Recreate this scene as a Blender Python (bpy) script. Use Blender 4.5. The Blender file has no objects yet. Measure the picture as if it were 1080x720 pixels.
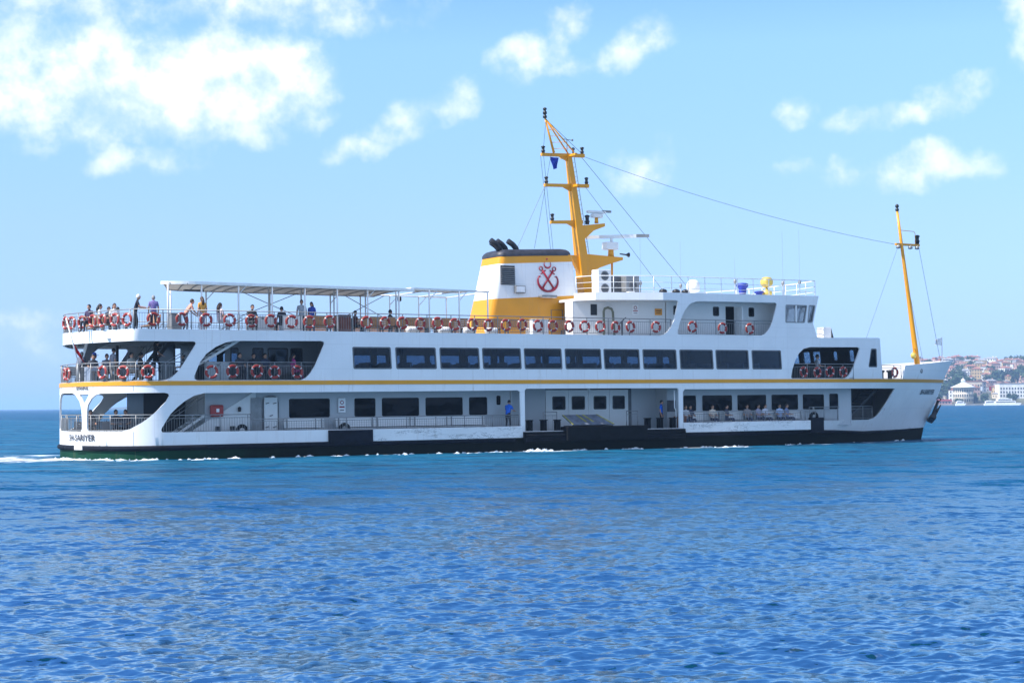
import bpy, bmesh, math, random
import numpy as np
from mathutils import Vector, Matrix, geometry
from math import radians, sin, cos, pi

random.seed(7)
rng = np.random.default_rng(11)
SC = bpy.context.scene
COL = SC.collection

# ------------------------------------------------------------------ camera
HC = 2.6
cam_d = bpy.data.cameras.new("camera")
cam_d.sensor_width = 36.0
cam_d.lens = 1700.0 / 1080.0 * 36.0
cam_d.clip_start = 0.3
cam_d.clip_end = 60000
cam = bpy.data.objects.new("camera", cam_d)
COL.objects.link(cam)
pt, rl = math.atan(67.7 / 1700.0), math.atan(0.0071)
fw = Vector((0, cos(pt), sin(pt)))
up0 = Vector((0, -sin(pt), cos(pt)))
rt0 = Vector((1, 0, 0))
rt = rt0 * cos(rl) - up0 * sin(rl)
up = rt0 * sin(rl) + up0 * cos(rl)
mw = Matrix((rt, up, -fw)).transposed().to_4x4()
mw.translation = Vector((0, 0, HC))
cam.matrix_world = mw
SC.camera = cam

# ------------------------------------------------------------------ sun, sky, exposure
TH = radians(30)
PHI = radians(2.2)
SUN_EL = radians(50)
hx = -cos(PHI) * cos(TH) + sin(PHI) * -sin(TH)
hy = -cos(PHI) * sin(TH) + sin(PHI) * cos(TH)
SUN_DIR = Vector((hx * cos(SUN_EL), hy * cos(SUN_EL), sin(SUN_EL)))
sun_d = bpy.data.lights.new("sun", 'SUN')
sun_d.energy = 4.2
sun_d.angle = radians(0.53)
sun_d.color = (1.0, 0.95, 0.88)
sun = bpy.data.objects.new("sun", sun_d)
COL.objects.link(sun)
sun.rotation_euler = (-SUN_DIR).to_track_quat('-Z', 'Y').to_euler()
sun.location = (-60, -20, 80)

SKY_STRENGTH = 0.13
world = bpy.data.worlds.new("World")
SC.world = world
world.use_nodes = True


class NT:
    """small helper to write node trees"""
    def __init__(self, tree):
        self.t = tree

    def n(self, typ, **kw):
        nd = self.t.nodes.new(typ)
        for k, v in kw.items():
            setattr(nd, k, v)
        return nd

    def l(self, a, b):
        self.t.links.new(a, b)

    def put(self, sock, v):
        if hasattr(v, "is_linked") or hasattr(v, "links"):
            self.l(v, sock)
        else:
            sock.default_value = v

    def m(self, op, a, b=0.0, c=0.0, clamp=False):
        nd = self.n('ShaderNodeMath', operation=op, use_clamp=clamp)
        self.put(nd.inputs[0], a)
        self.put(nd.inputs[1], b)
        if len(nd.inputs) > 2:
            self.put(nd.inputs[2], c)
        return nd.outputs[0]

    def noise(self, vec, scale, detail=4, rough=0.55, dist=0.0, dim='3D'):
        nd = self.n('ShaderNodeTexNoise', noise_dimensions=dim)
        if vec is not None:
            self.l(vec, nd.inputs['Vector'])
        nd.inputs['Scale'].default_value = scale
        nd.inputs['Detail'].default_value = detail
        nd.inputs['Roughness'].default_value = rough
        nd.inputs['Distortion'].default_value = dist
        return nd

    def ramp(self, fac, a, b, smooth=True):
        nd = self.n('ShaderNodeMapRange', interpolation_type='SMOOTHSTEP' if smooth else 'LINEAR')
        self.put(nd.inputs['Value'], fac)
        nd.inputs['From Min'].default_value = a
        nd.inputs['From Max'].default_value = b
        return nd.outputs['Result']

    def mix(self, fac, a, b, typ='MIX'):
        nd = self.n('ShaderNodeMix', data_type='RGBA', blend_type=typ)
        self.put(nd.inputs[0], fac)
        for sk, v in ((nd.inputs[6], a), (nd.inputs[7], b)):
            if isinstance(v, (tuple, list)):
                sk.default_value = tuple(v) + ((1.0,) if len(v) == 3 else ())
            else:
                self.l(v, sk)
        return nd.outputs[2]


def build_sky():
    t = NT(world.node_tree)
    bg = world.node_tree.nodes['Background']
    sky = t.n('ShaderNodeTexSky', sky_type='NISHITA')
    sky.sun_disc = False
    sky.sun_elevation = SUN_EL
    sky.sun_rotation = math.atan2(SUN_DIR.x, SUN_DIR.y)
    sky.altitude = 0
    sky.air_density = 1.0
    sky.dust_density = 0.25
    sky.ozone_density = 2.5
    tc = t.n('ShaderNodeTexCoord')
    sep = t.n('ShaderNodeSeparateXYZ')
    t.l(tc.outputs['Generated'], sep.inputs[0])
    az = t.m('ARCTAN2', sep.outputs[0], sep.outputs[1])
    el = t.m('ARCSINE', sep.outputs[2])
    # clean marine air: less yellow low down than the standard atmosphere gives
    cr = t.n('ShaderNodeValToRGB')
    rmp = cr.color_ramp
    stops = [(0.0, (.38, .58, 1.10)), (.012, (.38, .55, 1.05)), (.05, (.47, .58, .92)), (.11, (.65, .73, .92)), (.22, (.88, 1.03, 1.1)), (.36, (.50, .84, 1.10)), (.7, (.36, .74, 1.12))]
    while len(rmp.elements) < len(stops):
        rmp.elements.new(0.5)
    for e_, (p_, c_) in zip(rmp.elements, stops):
        e_.position = p_ + .02
        e_.color = tuple(c * .69 for c in c_) + (1,)
    t.l(t.m('ADD', el, .02), cr.inputs[0])
    tint = t.mix(1.0, sky.outputs[0], cr.outputs[0], 'MULTIPLY')
    tint = t.mix(1.0, tint, (1.25, 1.25, 1.27), 'MULTIPLY')
    # ragged edges: the angles are shifted by noise before the cloud shapes are read
    big = t.noise(tc.outputs['Generated'], 22.0, 4, 0.55)
    sx = t.n('ShaderNodeSeparateColor')
    t.l(big.outputs['Color'], sx.inputs[0])
    azw = t.m('ADD', az, t.m('MULTIPLY', t.m('SUBTRACT', sx.outputs[0], 0.5), 0.045))
    elw = t.m('ADD', el, t.m('MULTIPLY', t.m('SUBTRACT', sx.outputs[1], 0.5), 0.034))
    # azimuth, elevation, half width, half height, tilt, density
    clouds = [(-0.205, 0.193, 0.095, 0.038, 0.05, 1.0), (-0.262, 0.205, 0.060, 0.032, 0.0, 0.9),
              (-0.300, 0.183, 0.050, 0.032, 0.0, 0.95), (-0.150, 0.200, 0.052, 0.034, 0.1, 1.0),
              (-0.240, 0.173, 0.055, 0.018, 0.0, 0.8), (-0.170, 0.170, 0.050, 0.015, 0.1, 0.5),
              (-0.150, 0.245, 0.085, 0.018, 0.0, 0.75), (-0.260, 0.248, 0.060, 0.016, 0.0, 0.5),
              (-0.226, 0.149, 0.036, 0.010, 0.0, 0.55),
              (-0.050, 0.181, 0.038, 0.011, 0.45, 0.7), (-0.093, 0.156, 0.020, 0.008, 0.1, 0.7),
              (-0.033, 0.190, 0.016, 0.012, 0.3, 0.6),
              (0.010, 0.214, 0.017, 0.016, 0.0, 0.9), (0.027, 0.227, 0.013, 0.022, -0.3, 0.9),
              (0.036, 0.214, 0.014, 0.008, 0.0, 0.8),
              (0.076, 0.223, 0.029, 0.013, 0.25, 0.9), (0.085, 0.145, 0.026, 0.014, 0.1, 0.6),
              (0.180, 0.178, 0.013, 0.011, 0.3, 0.8),
              (0.232, 0.174, 0.032, 0.009, 0.15, 0.85), (0.268, 0.183, 0.026, 0.012, 0.2, 0.9),
              (0.254, 0.141, 0.036, 0.012, 0.0, 0.8), (0.255, 0.149, 0.014, 0.010, 0.0, 0.8),
              (0.314, 0.220, 0.014, 0.024, 0.2, 0.9), (0.178, 0.140, 0.014, 0.005, 0.0, 0.4),
              (0.203, 0.139, 0.012, 0.007, 0.4, 0.4),
              (-0.300, 0.043, 0.050, 0.012, 0.0, 0.35), (-0.120, 0.176, 0.020, 0.008, 0.2, 0.45), (-0.45, 0.20, 0.09, 0.05, 0.1, 0.9),
              (0.47, 0.19, 0.08, 0.035, 0.0, 0.8), (-0.62, 0.15, 0.09, 0.03, 0.0, 0.8)]
    field = None
    for a, e, w, h, tl, d in clouds:
        dx = t.m('SUBTRACT', azw, a)
        dy = t.m('SUBTRACT', elw, e)
        u = t.m('ADD', t.m('MULTIPLY', dx, cos(tl) / w), t.m('MULTIPLY', dy, sin(tl) / w))
        v = t.m('ADD', t.m('MULTIPLY', dx, -sin(tl) / h), t.m('MULTIPLY', dy, cos(tl) / h))
        r2 = t.m('ADD', t.m('MULTIPLY', u, u), t.m('MULTIPLY', v, v))
        f = t.m('MULTIPLY', t.m('SUBTRACT', 0.95, r2, clamp=False), d * (.82 if abs(a) < .4 and a > -.11 else 1.1))
        field = f if field is None else t.m('SMOOTH_MAX', field, f, 0.12)
    # unseen cloud added overhead and behind the viewer, to brighten the shade
    gen = t.noise(tc.outputs['Generated'], 4.5, 7, 0.6)
    away = t.m('MULTIPLY', t.ramp(t.m('ABSOLUTE', az), 0.6, 0.9), t.ramp(el, 0.06, 0.2))
    genf = t.m('SUBTRACT', t.m('MULTIPLY', t.m('MULTIPLY', t.m('SUBTRACT', gen.outputs[0], 0.47), 9.0), away), t.m('SUBTRACT', 1.0, away))
    field = t.m('MAXIMUM', field, genf)
    fine = t.noise(tc.outputs['Generated'], 34.0, 10, 0.60)
    f2 = t.m('ADD', field, t.m('MULTIPLY', t.m('SUBTRACT', fine.outputs[0], 0.50), 2.9))
    dens = t.m('MULTIPLY', t.ramp(f2, -0.38, 1.6), 0.95)
    # sunlit tops and greyer bellies, by the noise of the cloud itself
    mid = t.noise(tc.outputs['Generated'], 34.0, 5, 0.55)
    body = t.mix(t.ramp(mid.outputs[0], 0.34, 0.60), (3.7, 4.4, 5.3), (5.7, 5.8, 6.0))
    col = t.mix(dens, tint, body)
    t.l(col, bg.inputs[0])
    bg.inputs[1].default_value = SKY_STRENGTH


build_sky()
SC.render.engine = 'CYCLES'
SC.cycles.use_denoising = True
SC.cycles.max_bounces = 8
SC.cycles.transparent_max_bounces = 24
SC.cycles.sample_clamp_indirect = 6.0
SC.view_settings.view_transform = 'Standard'
SC.view_settings.look = 'None'
SC.view_settings.gamma = 1.0
SC.view_settings.exposure = 0.88
SC.view_settings.use_curve_mapping = False

# ------------------------------------------------------------------ materials
MATS = {}


def mat(name, color, rough=0.5, metal=0.0, spec=0.5, vary=0.08, vscale=3.0, bump=0.0, bscale=20.0, emit=None):
    if name in MATS:
        return MATS[name]
    m = bpy.data.materials.new(name)
    m.use_nodes = True
    t = NT(m.node_tree)
    b = m.node_tree.nodes['Principled BSDF']
    b.inputs['Roughness'].default_value = rough
    b.inputs['Metallic'].default_value = metal
    b.inputs['Specular IOR Level'].default_value = spec
    tc = t.n('ShaderNodeTexCoord')
    nz = t.noise(tc.outputs['Object'], vscale, 5, 0.6)
    lo = tuple(c * (1 - vary) for c in color)
    hi = tuple(min(1, c * (1 + vary)) for c in color)
    t.l(t.mix(t.ramp(nz.outputs[0], 0.3, 0.7), lo, hi), b.inputs['Base Color'])
    if bump:
        bz = t.noise(tc.outputs['Object'], bscale, 4, 0.6)
        bn = t.n('ShaderNodeBump')
        bn.inputs['Strength'].default_value = bump
        bn.inputs['Distance'].default_value = 0.03
        t.l(bz.outputs[0], bn.inputs['Height'])
        t.l(bn.outputs[0], b.inputs['Normal'])
    MATS[name] = m
    return m


def ship_paint(name, color, rust=0.35, scuff=False, rough=0.38, spec=0.5, seams=False):
    """weathered ship paint: slightly uneven tone, vertical rust and grime runs, dented plating"""
    m = bpy.data.materials.new(name)
    m.use_nodes = True
    t = NT(m.node_tree)
    b = m.node_tree.nodes['Principled BSDF']
    tc = t.n('ShaderNodeTexCoord')
    mp = t.n('ShaderNodeMapping')
    mp.inputs['Scale'].default_value = (2.2, 2.2, 0.16)
    t.l(tc.outputs['Object'], mp.inputs[0])
    runs = t.noise(mp.outputs[0], 2.2, 6, 0.65)
    patch = t.noise(tc.outputs['Object'], 0.5, 4, 0.6)
    col = t.mix(t.ramp(patch.outputs[0], 0.3, 0.7), tuple(c * 0.93 for c in color), color)
    fac = t.m('MULTIPLY', t.m('MULTIPLY', t.ramp(runs.outputs[0], 0.54, 0.80), t.ramp(patch.outputs[0], 0.35, 0.7)), rust)
    col = t.mix(fac, col, (0.36, 0.25, 0.16))
    if scuff:
        mp2 = t.n('ShaderNodeMapping')
        mp2.inputs['Scale'].default_value = (0.55, 0.55, 2.2)
        t.l(tc.outputs['Object'], mp2.inputs[0])
        sc = t.noise(mp2.outputs[0], 2.3, 9, 0.72, 0.6)
        thin = t.m('ABSOLUTE', t.m('SUBTRACT', sc.outputs[0], 0.5))
        where = t.noise(mp2.outputs[0], 0.9, 3, 0.5)
        sf = t.m('MULTIPLY', t.m('SUBTRACT', 1.0, t.ramp(thin, 0.004, 0.02)), t.ramp(where.outputs[0], 0.42, 0.6))
        col = t.mix(t.m('MULTIPLY', sf, 0.9), col, (0.03, 0.035, 0.045))
    if seams:
        # welded plate edges show as thin lines
        sp = t.n('ShaderNodeSeparateXYZ')
        t.l(tc.outputs['Object'], sp.inputs[0])
        line = None
        for sock, pitch in ((sp.outputs[0], 2.73), (sp.outputs[2], 1.31)):
            fr_ = t.m('FRACT', t.m('DIVIDE', sock, pitch))
            d_ = t.m('SUBTRACT', 1.0, t.ramp(t.m('ABSOLUTE', t.m('SUBTRACT', fr_, 0.5)), 0.0, 0.025 / pitch))
            line = d_ if line is None else t.m('MAXIMUM', line, d_)
        col = t.mix(t.m('MULTIPLY', line, 0.16), col, (0.25, 0.24, 0.23))
    t.l(col, b.inputs['Base Color'])
    b.inputs['Roughness'].default_value = rough
    b.inputs['Specular IOR Level'].default_value = spec
    pl = t.noise(tc.outputs['Object'], 1.3, 2, 0.5)
    bn = t.n('ShaderNodeBump')
    bn.inputs['Strength'].default_value = 0.12
    bn.inputs['Distance'].default_value = 0.05
    t.l(pl.outputs[0], bn.inputs['Height'])
    t.l(bn.outputs[0], b.inputs['Normal'])
    MATS[name] = m
    return m


def glass(name, tint, refl=0.25):
    """tinted window glass: see-through, darkened, mirror-like at a slant"""
    m = bpy.data.materials.new(name)
    m.use_nodes = True
    t = NT(m.node_tree)
    for nd in list(m.node_tree.nodes):
        if nd.type != 'OUTPUT_MATERIAL':
            m.node_tree.nodes.remove(nd)
    out = m.node_tree.nodes['Material Output']
    tr = t.n('ShaderNodeBsdfTransparent')
    tr.inputs[0].default_value = tuple(tint) + (1,)
    gl = t.n('ShaderNodeBsdfGlossy')
    gl.inputs['Roughness'].default_value = 0.02
    gl.inputs['Color'].default_value = (0.85, 0.92, 1.0, 1)
    fr = t.n('ShaderNodeFresnel')
    fr.inputs[0].default_value = 1.5
    tc = t.n('ShaderNodeTexCoord')
    nz = t.noise(tc.outputs['Object'], 0.8, 2, 0.5)
    bn = t.n('ShaderNodeBump')
    bn.inputs['Strength'].default_value = 0.6
    bn.inputs['Distance'].default_value = 0.05
    t.l(nz.outputs[0], bn.inputs['Height'])
    t.l(bn.outputs[0], gl.inputs['Normal'])
    mx = t.n('ShaderNodeMixShader')
    t.l(t.m('MULTIPLY', fr.outputs[0], refl * 4), mx.inputs[0])
    t.l(tr.outputs[0], mx.inputs[1])
    t.l(gl.outputs[0], mx.inputs[2])
    t.l(mx.outputs[0], out.inputs[0])
    MATS[name] = m
    return m


WHITE = ship_paint("white_ship_paint", (0.81, 0.81, 0.81), 0.6, seams=True)
SCUFF = ship_paint("scuffed_white_paint", (0.76, 0.76, 0.76), 0.4, True)
CLEAN = ship_paint("clean_white_paint", (0.78, 0.78, 0.77), 0.10)
YELLOW = ship_paint("yellow_ship_paint", (0.74, 0.315, 0.006), 0.5)
GREENH = ship_paint("green_hull_paint", (0.003, 0.045, 0.024), 0.5, False, 0.7, 0.12)
def shade_hull(m):  # hull side shade put into colour: green fades to near-black going forward
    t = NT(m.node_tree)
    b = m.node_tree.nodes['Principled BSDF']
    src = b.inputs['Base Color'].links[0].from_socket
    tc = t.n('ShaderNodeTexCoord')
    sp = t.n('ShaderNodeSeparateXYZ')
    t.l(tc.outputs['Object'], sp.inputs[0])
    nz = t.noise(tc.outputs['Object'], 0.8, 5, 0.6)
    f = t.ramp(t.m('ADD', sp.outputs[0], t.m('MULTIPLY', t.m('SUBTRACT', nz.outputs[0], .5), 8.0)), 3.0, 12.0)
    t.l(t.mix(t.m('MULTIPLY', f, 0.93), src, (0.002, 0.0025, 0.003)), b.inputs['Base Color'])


shade_hull(GREENH)
NAVY = mat("navy_rubber", (0.006, 0.008, 0.015), 0.75, spec=0.15, vary=0.35, bump=0.3)
BLACK = mat("black_rubber", (0.006, 0.007, 0.009), 0.8, spec=0.12, vary=0.3, bump=0.3)
BLKP = mat("black_paint", (0.012, 0.012, 0.014), 0.4, vary=0.2)
SOOT = mat("sooty_paint", (0.03, 0.032, 0.045), 0.5, vary=0.35)
GREY = mat("grey_steel", (0.24, 0.245, 0.25), 0.45, 0.3, vary=0.15)
DGREY = mat("dark_grey_paint", (0.10, 0.105, 0.115), 0.5, vary=0.2)
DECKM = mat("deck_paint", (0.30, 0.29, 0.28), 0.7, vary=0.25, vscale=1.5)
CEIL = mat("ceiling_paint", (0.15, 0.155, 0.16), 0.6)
DECKL = mat("shaded_deck_paint", (0.09, 0.10, 0.10), 0.7, vary=0.25, vscale=1.5)  # darker copy of the deck paint: shade of covered decks put into it
WALLW = ship_paint("cabin_wall_paint", (0.46, 0.48, 0.50), 0.2)  # toned down from white, with the side passages' shade in the colour
SHADEW = ship_paint("shaded_wall_paint", (0.17, 0.19, 0.21), 0.2)  # shade of the middle deck recess put into this grey
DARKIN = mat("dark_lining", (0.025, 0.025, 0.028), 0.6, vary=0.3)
INNER = mat("saloon_lining", (0.22, 0.22, 0.21), 0.6, vary=0.2)
WOOD = mat("varnished_wood", (0.40, 0.20, 0.08), 0.45, vary=0.25, vscale=8)
DWOOD = mat("dark_wood", (0.12, 0.035, 0.022), 0.5, vary=0.25)
RED = mat("lifebuoy_red", (0.29, 0.020, 0.015), 0.45, vary=0.12)
RWHITE = mat("reflective_band", (0.62, 0.62, 0.6), 0.4)
EMBL = mat("emblem_red", (0.30, 0.008, 0.025), 0.4)
TEXTM = mat("lettering_black", (0.03, 0.028, 0.035), 0.5)
BLUEC = mat("blue_tarpaulin", (0.010, 0.03, 0.30), 0.5, vary=0.3, bump=0.5, bscale=9)
BRASS = mat("brass_yellow", (0.65, 0.48, 0.10), 0.35, 0.2)
FLAGRED = mat("red_flag_cloth", (0.5, 0.012, 0.02), 0.7)
FLAGBLUE = mat("blue_flag_cloth", (0.015, 0.06, 0.42), 0.7)
FLAGWHITE = mat("white_flag_cloth", (0.85, 0.85, 0.85), 0.7)
SKIN = mat("skin", (0.50, 0.27, 0.18), 0.55)
ORANGE = mat("orange_sign", (0.75, 0.30, 0.02), 0.5)
GREENP = mat("green_paint", (0.03, 0.25, 0.06), 0.5)
WIRE = mat("wire_rope", (0.05, 0.05, 0.055), 0.5, 0.4)
YMARK = mat("yellow_marking", (0.34, 0.32, 0.05), 0.6, vary=0.3)
CANVAS = mat("canopy_sheet", (0.72, 0.70, 0.64), 0.6, vary=0.12)
CANVTOP = mat("canopy_roof", (0.82, 0.82, 0.80), 0.45)
GL_S = glass("saloon_glass", (0.46, 0.55, 0.64), 0.13)
GL_D = glass("cabin_glass", (0.04, 0.05, 0.06), 0.085)
GL_B = glass("bridge_glass", (0.55, 0.55, 0.55), 0.45)

# ------------------------------------------------------------------ ferry frame
TRIM = 0.0045
ORG = Vector((-24.573, 84.496, 0.0))


def tag(o, label=None, cat=None, group=None, kind=None):
    if label:
        o['label'] = label
    if cat:
        o['category'] = cat
    if group:
        o['group'] = group
    if kind:
        o['kind'] = kind
    return o


def empty(name, loc=(0, 0, 0), rz=0.0, parent=None):
    o = bpy.data.objects.new(name, None)
    o.empty_display_size = 0.3
    COL.objects.link(o)
    o.location = loc
    o.rotation_euler = (0, 0, rz)
    if parent:
        o.parent = parent
    return o


ferry = empty("ferry", ORG)
ferry.rotation_euler = (0, -TRIM, TH)
tag(ferry, "large white passenger ferry with yellow stripe, yellow funnel and open top deck", "ferry")
FM = Matrix.Translation(ORG) @ ferry.rotation_euler.to_matrix().to_4x4()


def on_ship(p):
    return FM @ Vector(p)


class MB:
    """collects shapes into one mesh object"""
    def __init__(self):
        self.bm = bmesh.new()
        self.mi = 0

    def face(self, vs):
        try:
            f = self.bm.faces.new(vs)
            f.material_index = self.mi
            return f
        except ValueError:
            return None

    def poly(self, pts):
        return self.face([self.bm.verts.new(p) for p in pts])

    def hexa(self, p):
        v = [self.bm.verts.new(q) for q in p]
        for ids in ((0, 3, 2, 1), (4, 5, 6, 7), (0, 1, 5, 4), (1, 2, 6, 5), (2, 3, 7, 6), (3, 0, 4, 7)):
            self.face([v[i] for i in ids])
        return self

    def box(self, x0, x1, y0, y1, z0, z1):
        return self.hexa([(x0, y0, z0), (x1, y0, z0), (x1, y1, z0), (x0, y1, z0),
                          (x0, y0, z1), (x1, y0, z1), (x1, y1, z1), (x0, y1, z1)])

    def bbox(self, x0, x1, y0, y1, z0, z1, b=0.03):
        """bevelled box"""
        tmp = bmesh.new()
        bmesh.ops.create_cube(tmp, size=1)
        for v in tmp.verts:
            v.co = Vector(((x0 + x1) / 2 + v.co.x * (x1 - x0), (y0 + y1) / 2 + v.co.y * (y1 - y0), (z0 + z1) / 2 + v.co.z * (z1 - z0)))
        bmesh.ops.bevel(tmp, geom=tmp.edges[:], offset=b, segments=2, affect='EDGES', profile=0.5)
        self.join(tmp)
        return self

    def join(self, other, m=None):
        mp = {}
        for v in other.verts:
            mp[v] = self.bm.verts.new(m @ v.co if m else v.co)
        for f in other.faces:
            nf = self.face([mp[v] for v in f.verts])
            if nf:
                nf.smooth = f.smooth
        other.free()
        return self

    def tube(self, pts, r, seg=8, cap=True, closed=False):
        pts = [Vector(p) for p in pts]
        n = len(pts)
        rs = r if isinstance(r, (list, tuple)) else [r] * n
        rings = []
        prev = None
        for i, p in enumerate(pts):
            if closed:
                d = pts[(i + 1) % n] - pts[i - 1]
            else:
                d = pts[min(i + 1, n - 1)] - pts[max(i - 1, 0)]
            d.normalize()
            if prev is None:
                a = Vector((0, 0, 1)) if abs(d.z) < 0.9 else Vector((1, 0, 0))
                u = d.cross(a).normalized()
            else:
                u = (prev - d * prev.dot(d)).normalized()
            prev = u
            w = d.cross(u)
            rings.append([self.bm.verts.new(p + (u * cos(2 * pi * k / seg) + w * sin(2 * pi * k / seg)) * rs[i]) for k in range(seg)])
        rng_ = range(n) if closed else range(n - 1)
        for i in rng_:
            a, b = rings[i], rings[(i + 1) % n]
            for k in range(seg):
                f = self.face([a[k], a[(k + 1) % seg], b[(k + 1) % seg], b[k]])
                if f and seg > 5:
                    f.smooth = True
        if cap and not closed:
            self.face(rings[0][::-1])
            self.face(rings[-1])
        return self

    def prism(self, poly, y0, y1, axis='y'):
        """polygon in (x, z) pushed from y0 to y1 (axis y) or polygon in (x, y) from z0 to z1 (axis z)"""
        if axis == 'y':
            a = [self.bm.verts.new((p[0], y0, p[1])) for p in poly]
            b = [self.bm.verts.new((p[0], y1, p[1])) for p in poly]
        elif axis == 'x':
            a = [self.bm.verts.new((y0, p[0], p[1])) for p in poly]
            b = [self.bm.verts.new((y1, p[0], p[1])) for p in poly]
        else:
            a = [self.bm.verts.new((p[0], p[1], y0)) for p in poly]
            b = [self.bm.verts.new((p[0], p[1], y1)) for p in poly]
        n = len(poly)
        self.face(a)
        self.face(b[::-1])
        for i in range(n):
            self.face([a[i], b[i], b[(i + 1) % n], a[(i + 1) % n]])
        return self

    def lathe(self, prof, c=(0, 0, 0), seg=16, axis='z'):
        rings = []
        for r, h in prof:
            ring = []
            for k in range(seg):
                a = 2 * pi * k / seg
                if axis == 'z':
                    p = (c[0] + r * cos(a), c[1] + r * sin(a), c[2] + h)
                elif axis == 'y':
                    p = (c[0] + r * cos(a), c[1] + h, c[2] + r * sin(a))
                else:
                    p = (c[0] + h, c[1] + r * cos(a), c[2] + r * sin(a))
                ring.append(self.bm.verts.new(p))
            rings.append(ring)
        for a, b in zip(rings, rings[1:]):
            for k in range(seg):
                f = self.face([a[k], a[(k + 1) % seg], b[(k + 1) % seg], b[k]])
                if f:
                    f.smooth = True
        if prof[0][0] > 1e-4:
            self.face(rings[0][::-1])
        if prof[-1][0] > 1e-4:
            self.face(rings[-1])
        return self

    def ball(self, c, r, seg=12, ring=8):
        rr = r if isinstance(r, (tuple, list)) else (r, r, r)
        rows = []
        for i in range(1, ring):
            th = pi * i / ring
            rows.append([self.bm.verts.new((c[0] + rr[0] * sin(th) * cos(2 * pi * k / seg), c[1] + rr[1] * sin(th) * sin(2 * pi * k / seg), c[2] + rr[2] * cos(th))) for k in range(seg)])
        top = self.bm.verts.new((c[0], c[1], c[2] + rr[2]))
        bot = self.bm.verts.new((c[0], c[1], c[2] - rr[2]))
        for k in range(seg):
            k2 = (k + 1) % seg
            for f in [self.face([top, rows[0][k], rows[0][k2]]), self.face([bot, rows[-1][k2], rows[-1][k]])]:
                if f:
                    f.smooth = True
            for a, b in zip(rows, rows[1:]):
                f = self.face([a[k], b[k], b[k2], a[k2]])
                if f:
                    f.smooth = True
        return self

    def torus(self, R, r, c=(0, 0, 0), seg=28, sub=10, axis='y', band=None):
        rows = []
        for i in range(seg):
            a = 2 * pi * i / seg
            row = []
            for k in range(sub):
                b = 2 * pi * k / sub
                x, z, h = (R + r * cos(b)) * cos(a), (R + r * cos(b)) * sin(a), r * sin(b)
                p = (x, h, z) if axis == 'y' else ((x, z, h) if axis == 'z' else (h, x, z))
                row.append(self.bm.verts.new((c[0] + p[0], c[1] + p[1], c[2] + p[2])))
            rows.append(row)
        for i in range(seg):
            for k in range(sub):
                f = self.face([rows[i][k], rows[(i + 1) % seg][k], rows[(i + 1) % seg][(k + 1) % sub], rows[i][(k + 1) % sub]])
                f.smooth = True
                if band and i in band:
                    f.material_index = self.mi + 1
        return self

    def build(self, name, mats, parent=None, M=None, smooth=None, label=None):
        bm = self.bm
        bmesh.ops.recalc_face_normals(bm, faces=bm.faces[:])
        me = bpy.data.meshes.new(name)
        bm.to_mesh(me)
        bm.free()
        for mm in (mats if isinstance(mats, (list, tuple)) else [mats]):
            me.materials.append(mm)
        if smooth is not None:
            me.shade_smooth()
            me.set_sharp_from_angle(angle=radians(smooth))
        o = bpy.data.objects.new(name, me)
        COL.objects.link(o)
        if parent:
            o.parent = parent
        if M is not None:
            o.matrix_local = M
        if label:
            o['label'] = label
        return o


def copy_tree(o, parent=None):
    c = o.copy()
    COL.objects.link(c)
    if parent:
        c.parent = parent
    for ch in list(o.children):
        k = copy_tree(ch, c)
        k.matrix_parent_inverse = ch.matrix_parent_inverse.copy()
    return c


# ------------------------------------------------------------------ hull lines
STZ = [-2, -0.48, 0.53, 1.15, 2.42, 3.92, 5.36, 7]
STS = [61.3, 62.08, 62.38, 62.76, 63.67, 64.41, 65.38, 66.3]


def stem(z):
    return float(np.interp(z, STZ, STS))


def half_beam(s, z):
    s0 = np.interp(z, [0, 4], [38, 46])
    p = np.interp(z, [0, 4], [1.7, 2.3])
    t = min(max((s - s0) / (stem(z) - s0), 0), 1)
    return 6.0 * (1 - t ** p)


def stern_curve(kind):
    if kind == 2:
        S0 = 4.6
        k = np.linspace(0, pi / 2, 400)
        y = -6 * np.cos(k) ** (2 / 2.1)
        s = S0 - 3.4 * np.sin(k) ** (2 / 1.9)
    else:
        S0 = 3.0
        y = np.linspace(-6, 0, 400)
        s = 1.1 + 1.9 * (np.abs(y) / 6) ** 1.3
    d = np.concatenate([[0], np.cumsum(np.hypot(np.diff(s), np.diff(y)))])
    return S0, s, y, d


CV = {k: stern_curve(k) for k in (2, 3)}
UMIN = {k: CV[k][0] - CV[k][3][-1] for k in (2, 3)}


def surf(u, z, kind=2):
    """point of the starboard side: u runs forward along the side, below S0 it follows the round stern"""
    S0, s, y, d = CV[kind]
    if u < S0:
        return float(np.interp(S0 - u, d, s)), float(np.interp(S0 - u, d, y))
    return u, -half_beam(u, z)


def surf_n(u, z, kind=2):
    a = surf(u - 0.05, z, kind)
    b = surf(u + 0.05, z, kind)
    t = Vector((b[0] - a[0], b[1] - a[1], 0)).normalized()
    return Vector((t.y, -t.x, 0))


def shell_pt(u, z, kind=2, off=0.0):
    s, y = surf(u, z, kind)
    n = surf_n(u, z, kind)
    return Vector((s + n.x * off, min(y + n.y * off, 0.0) if u > 10 else y + n.y * off, z))


def densify(loop, step):
    out = []
    n = len(loop)
    for i in range(n):
        a, b = loop[i], loop[(i + 1) % n]
        k = max(1, int(math.hypot(b[0] - a[0], b[1] - a[1]) / step))
        for j in range(k):
            out.append((a[0] + (b[0] - a[0]) * j / k, a[1] + (b[1] - a[1]) * j / k))
    return out


def inside(p, loop):
    x, y = p
    c = False
    j = len(loop) - 1
    for i in range(len(loop)):
        xi, yi = loop[i]
        xj, yj = loop[j]
        if (yi > y) != (yj > y) and x < (xj - xi) * (y - yi) / (yj - yi) + xi:
            c = not c
        j = i
    return c


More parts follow.
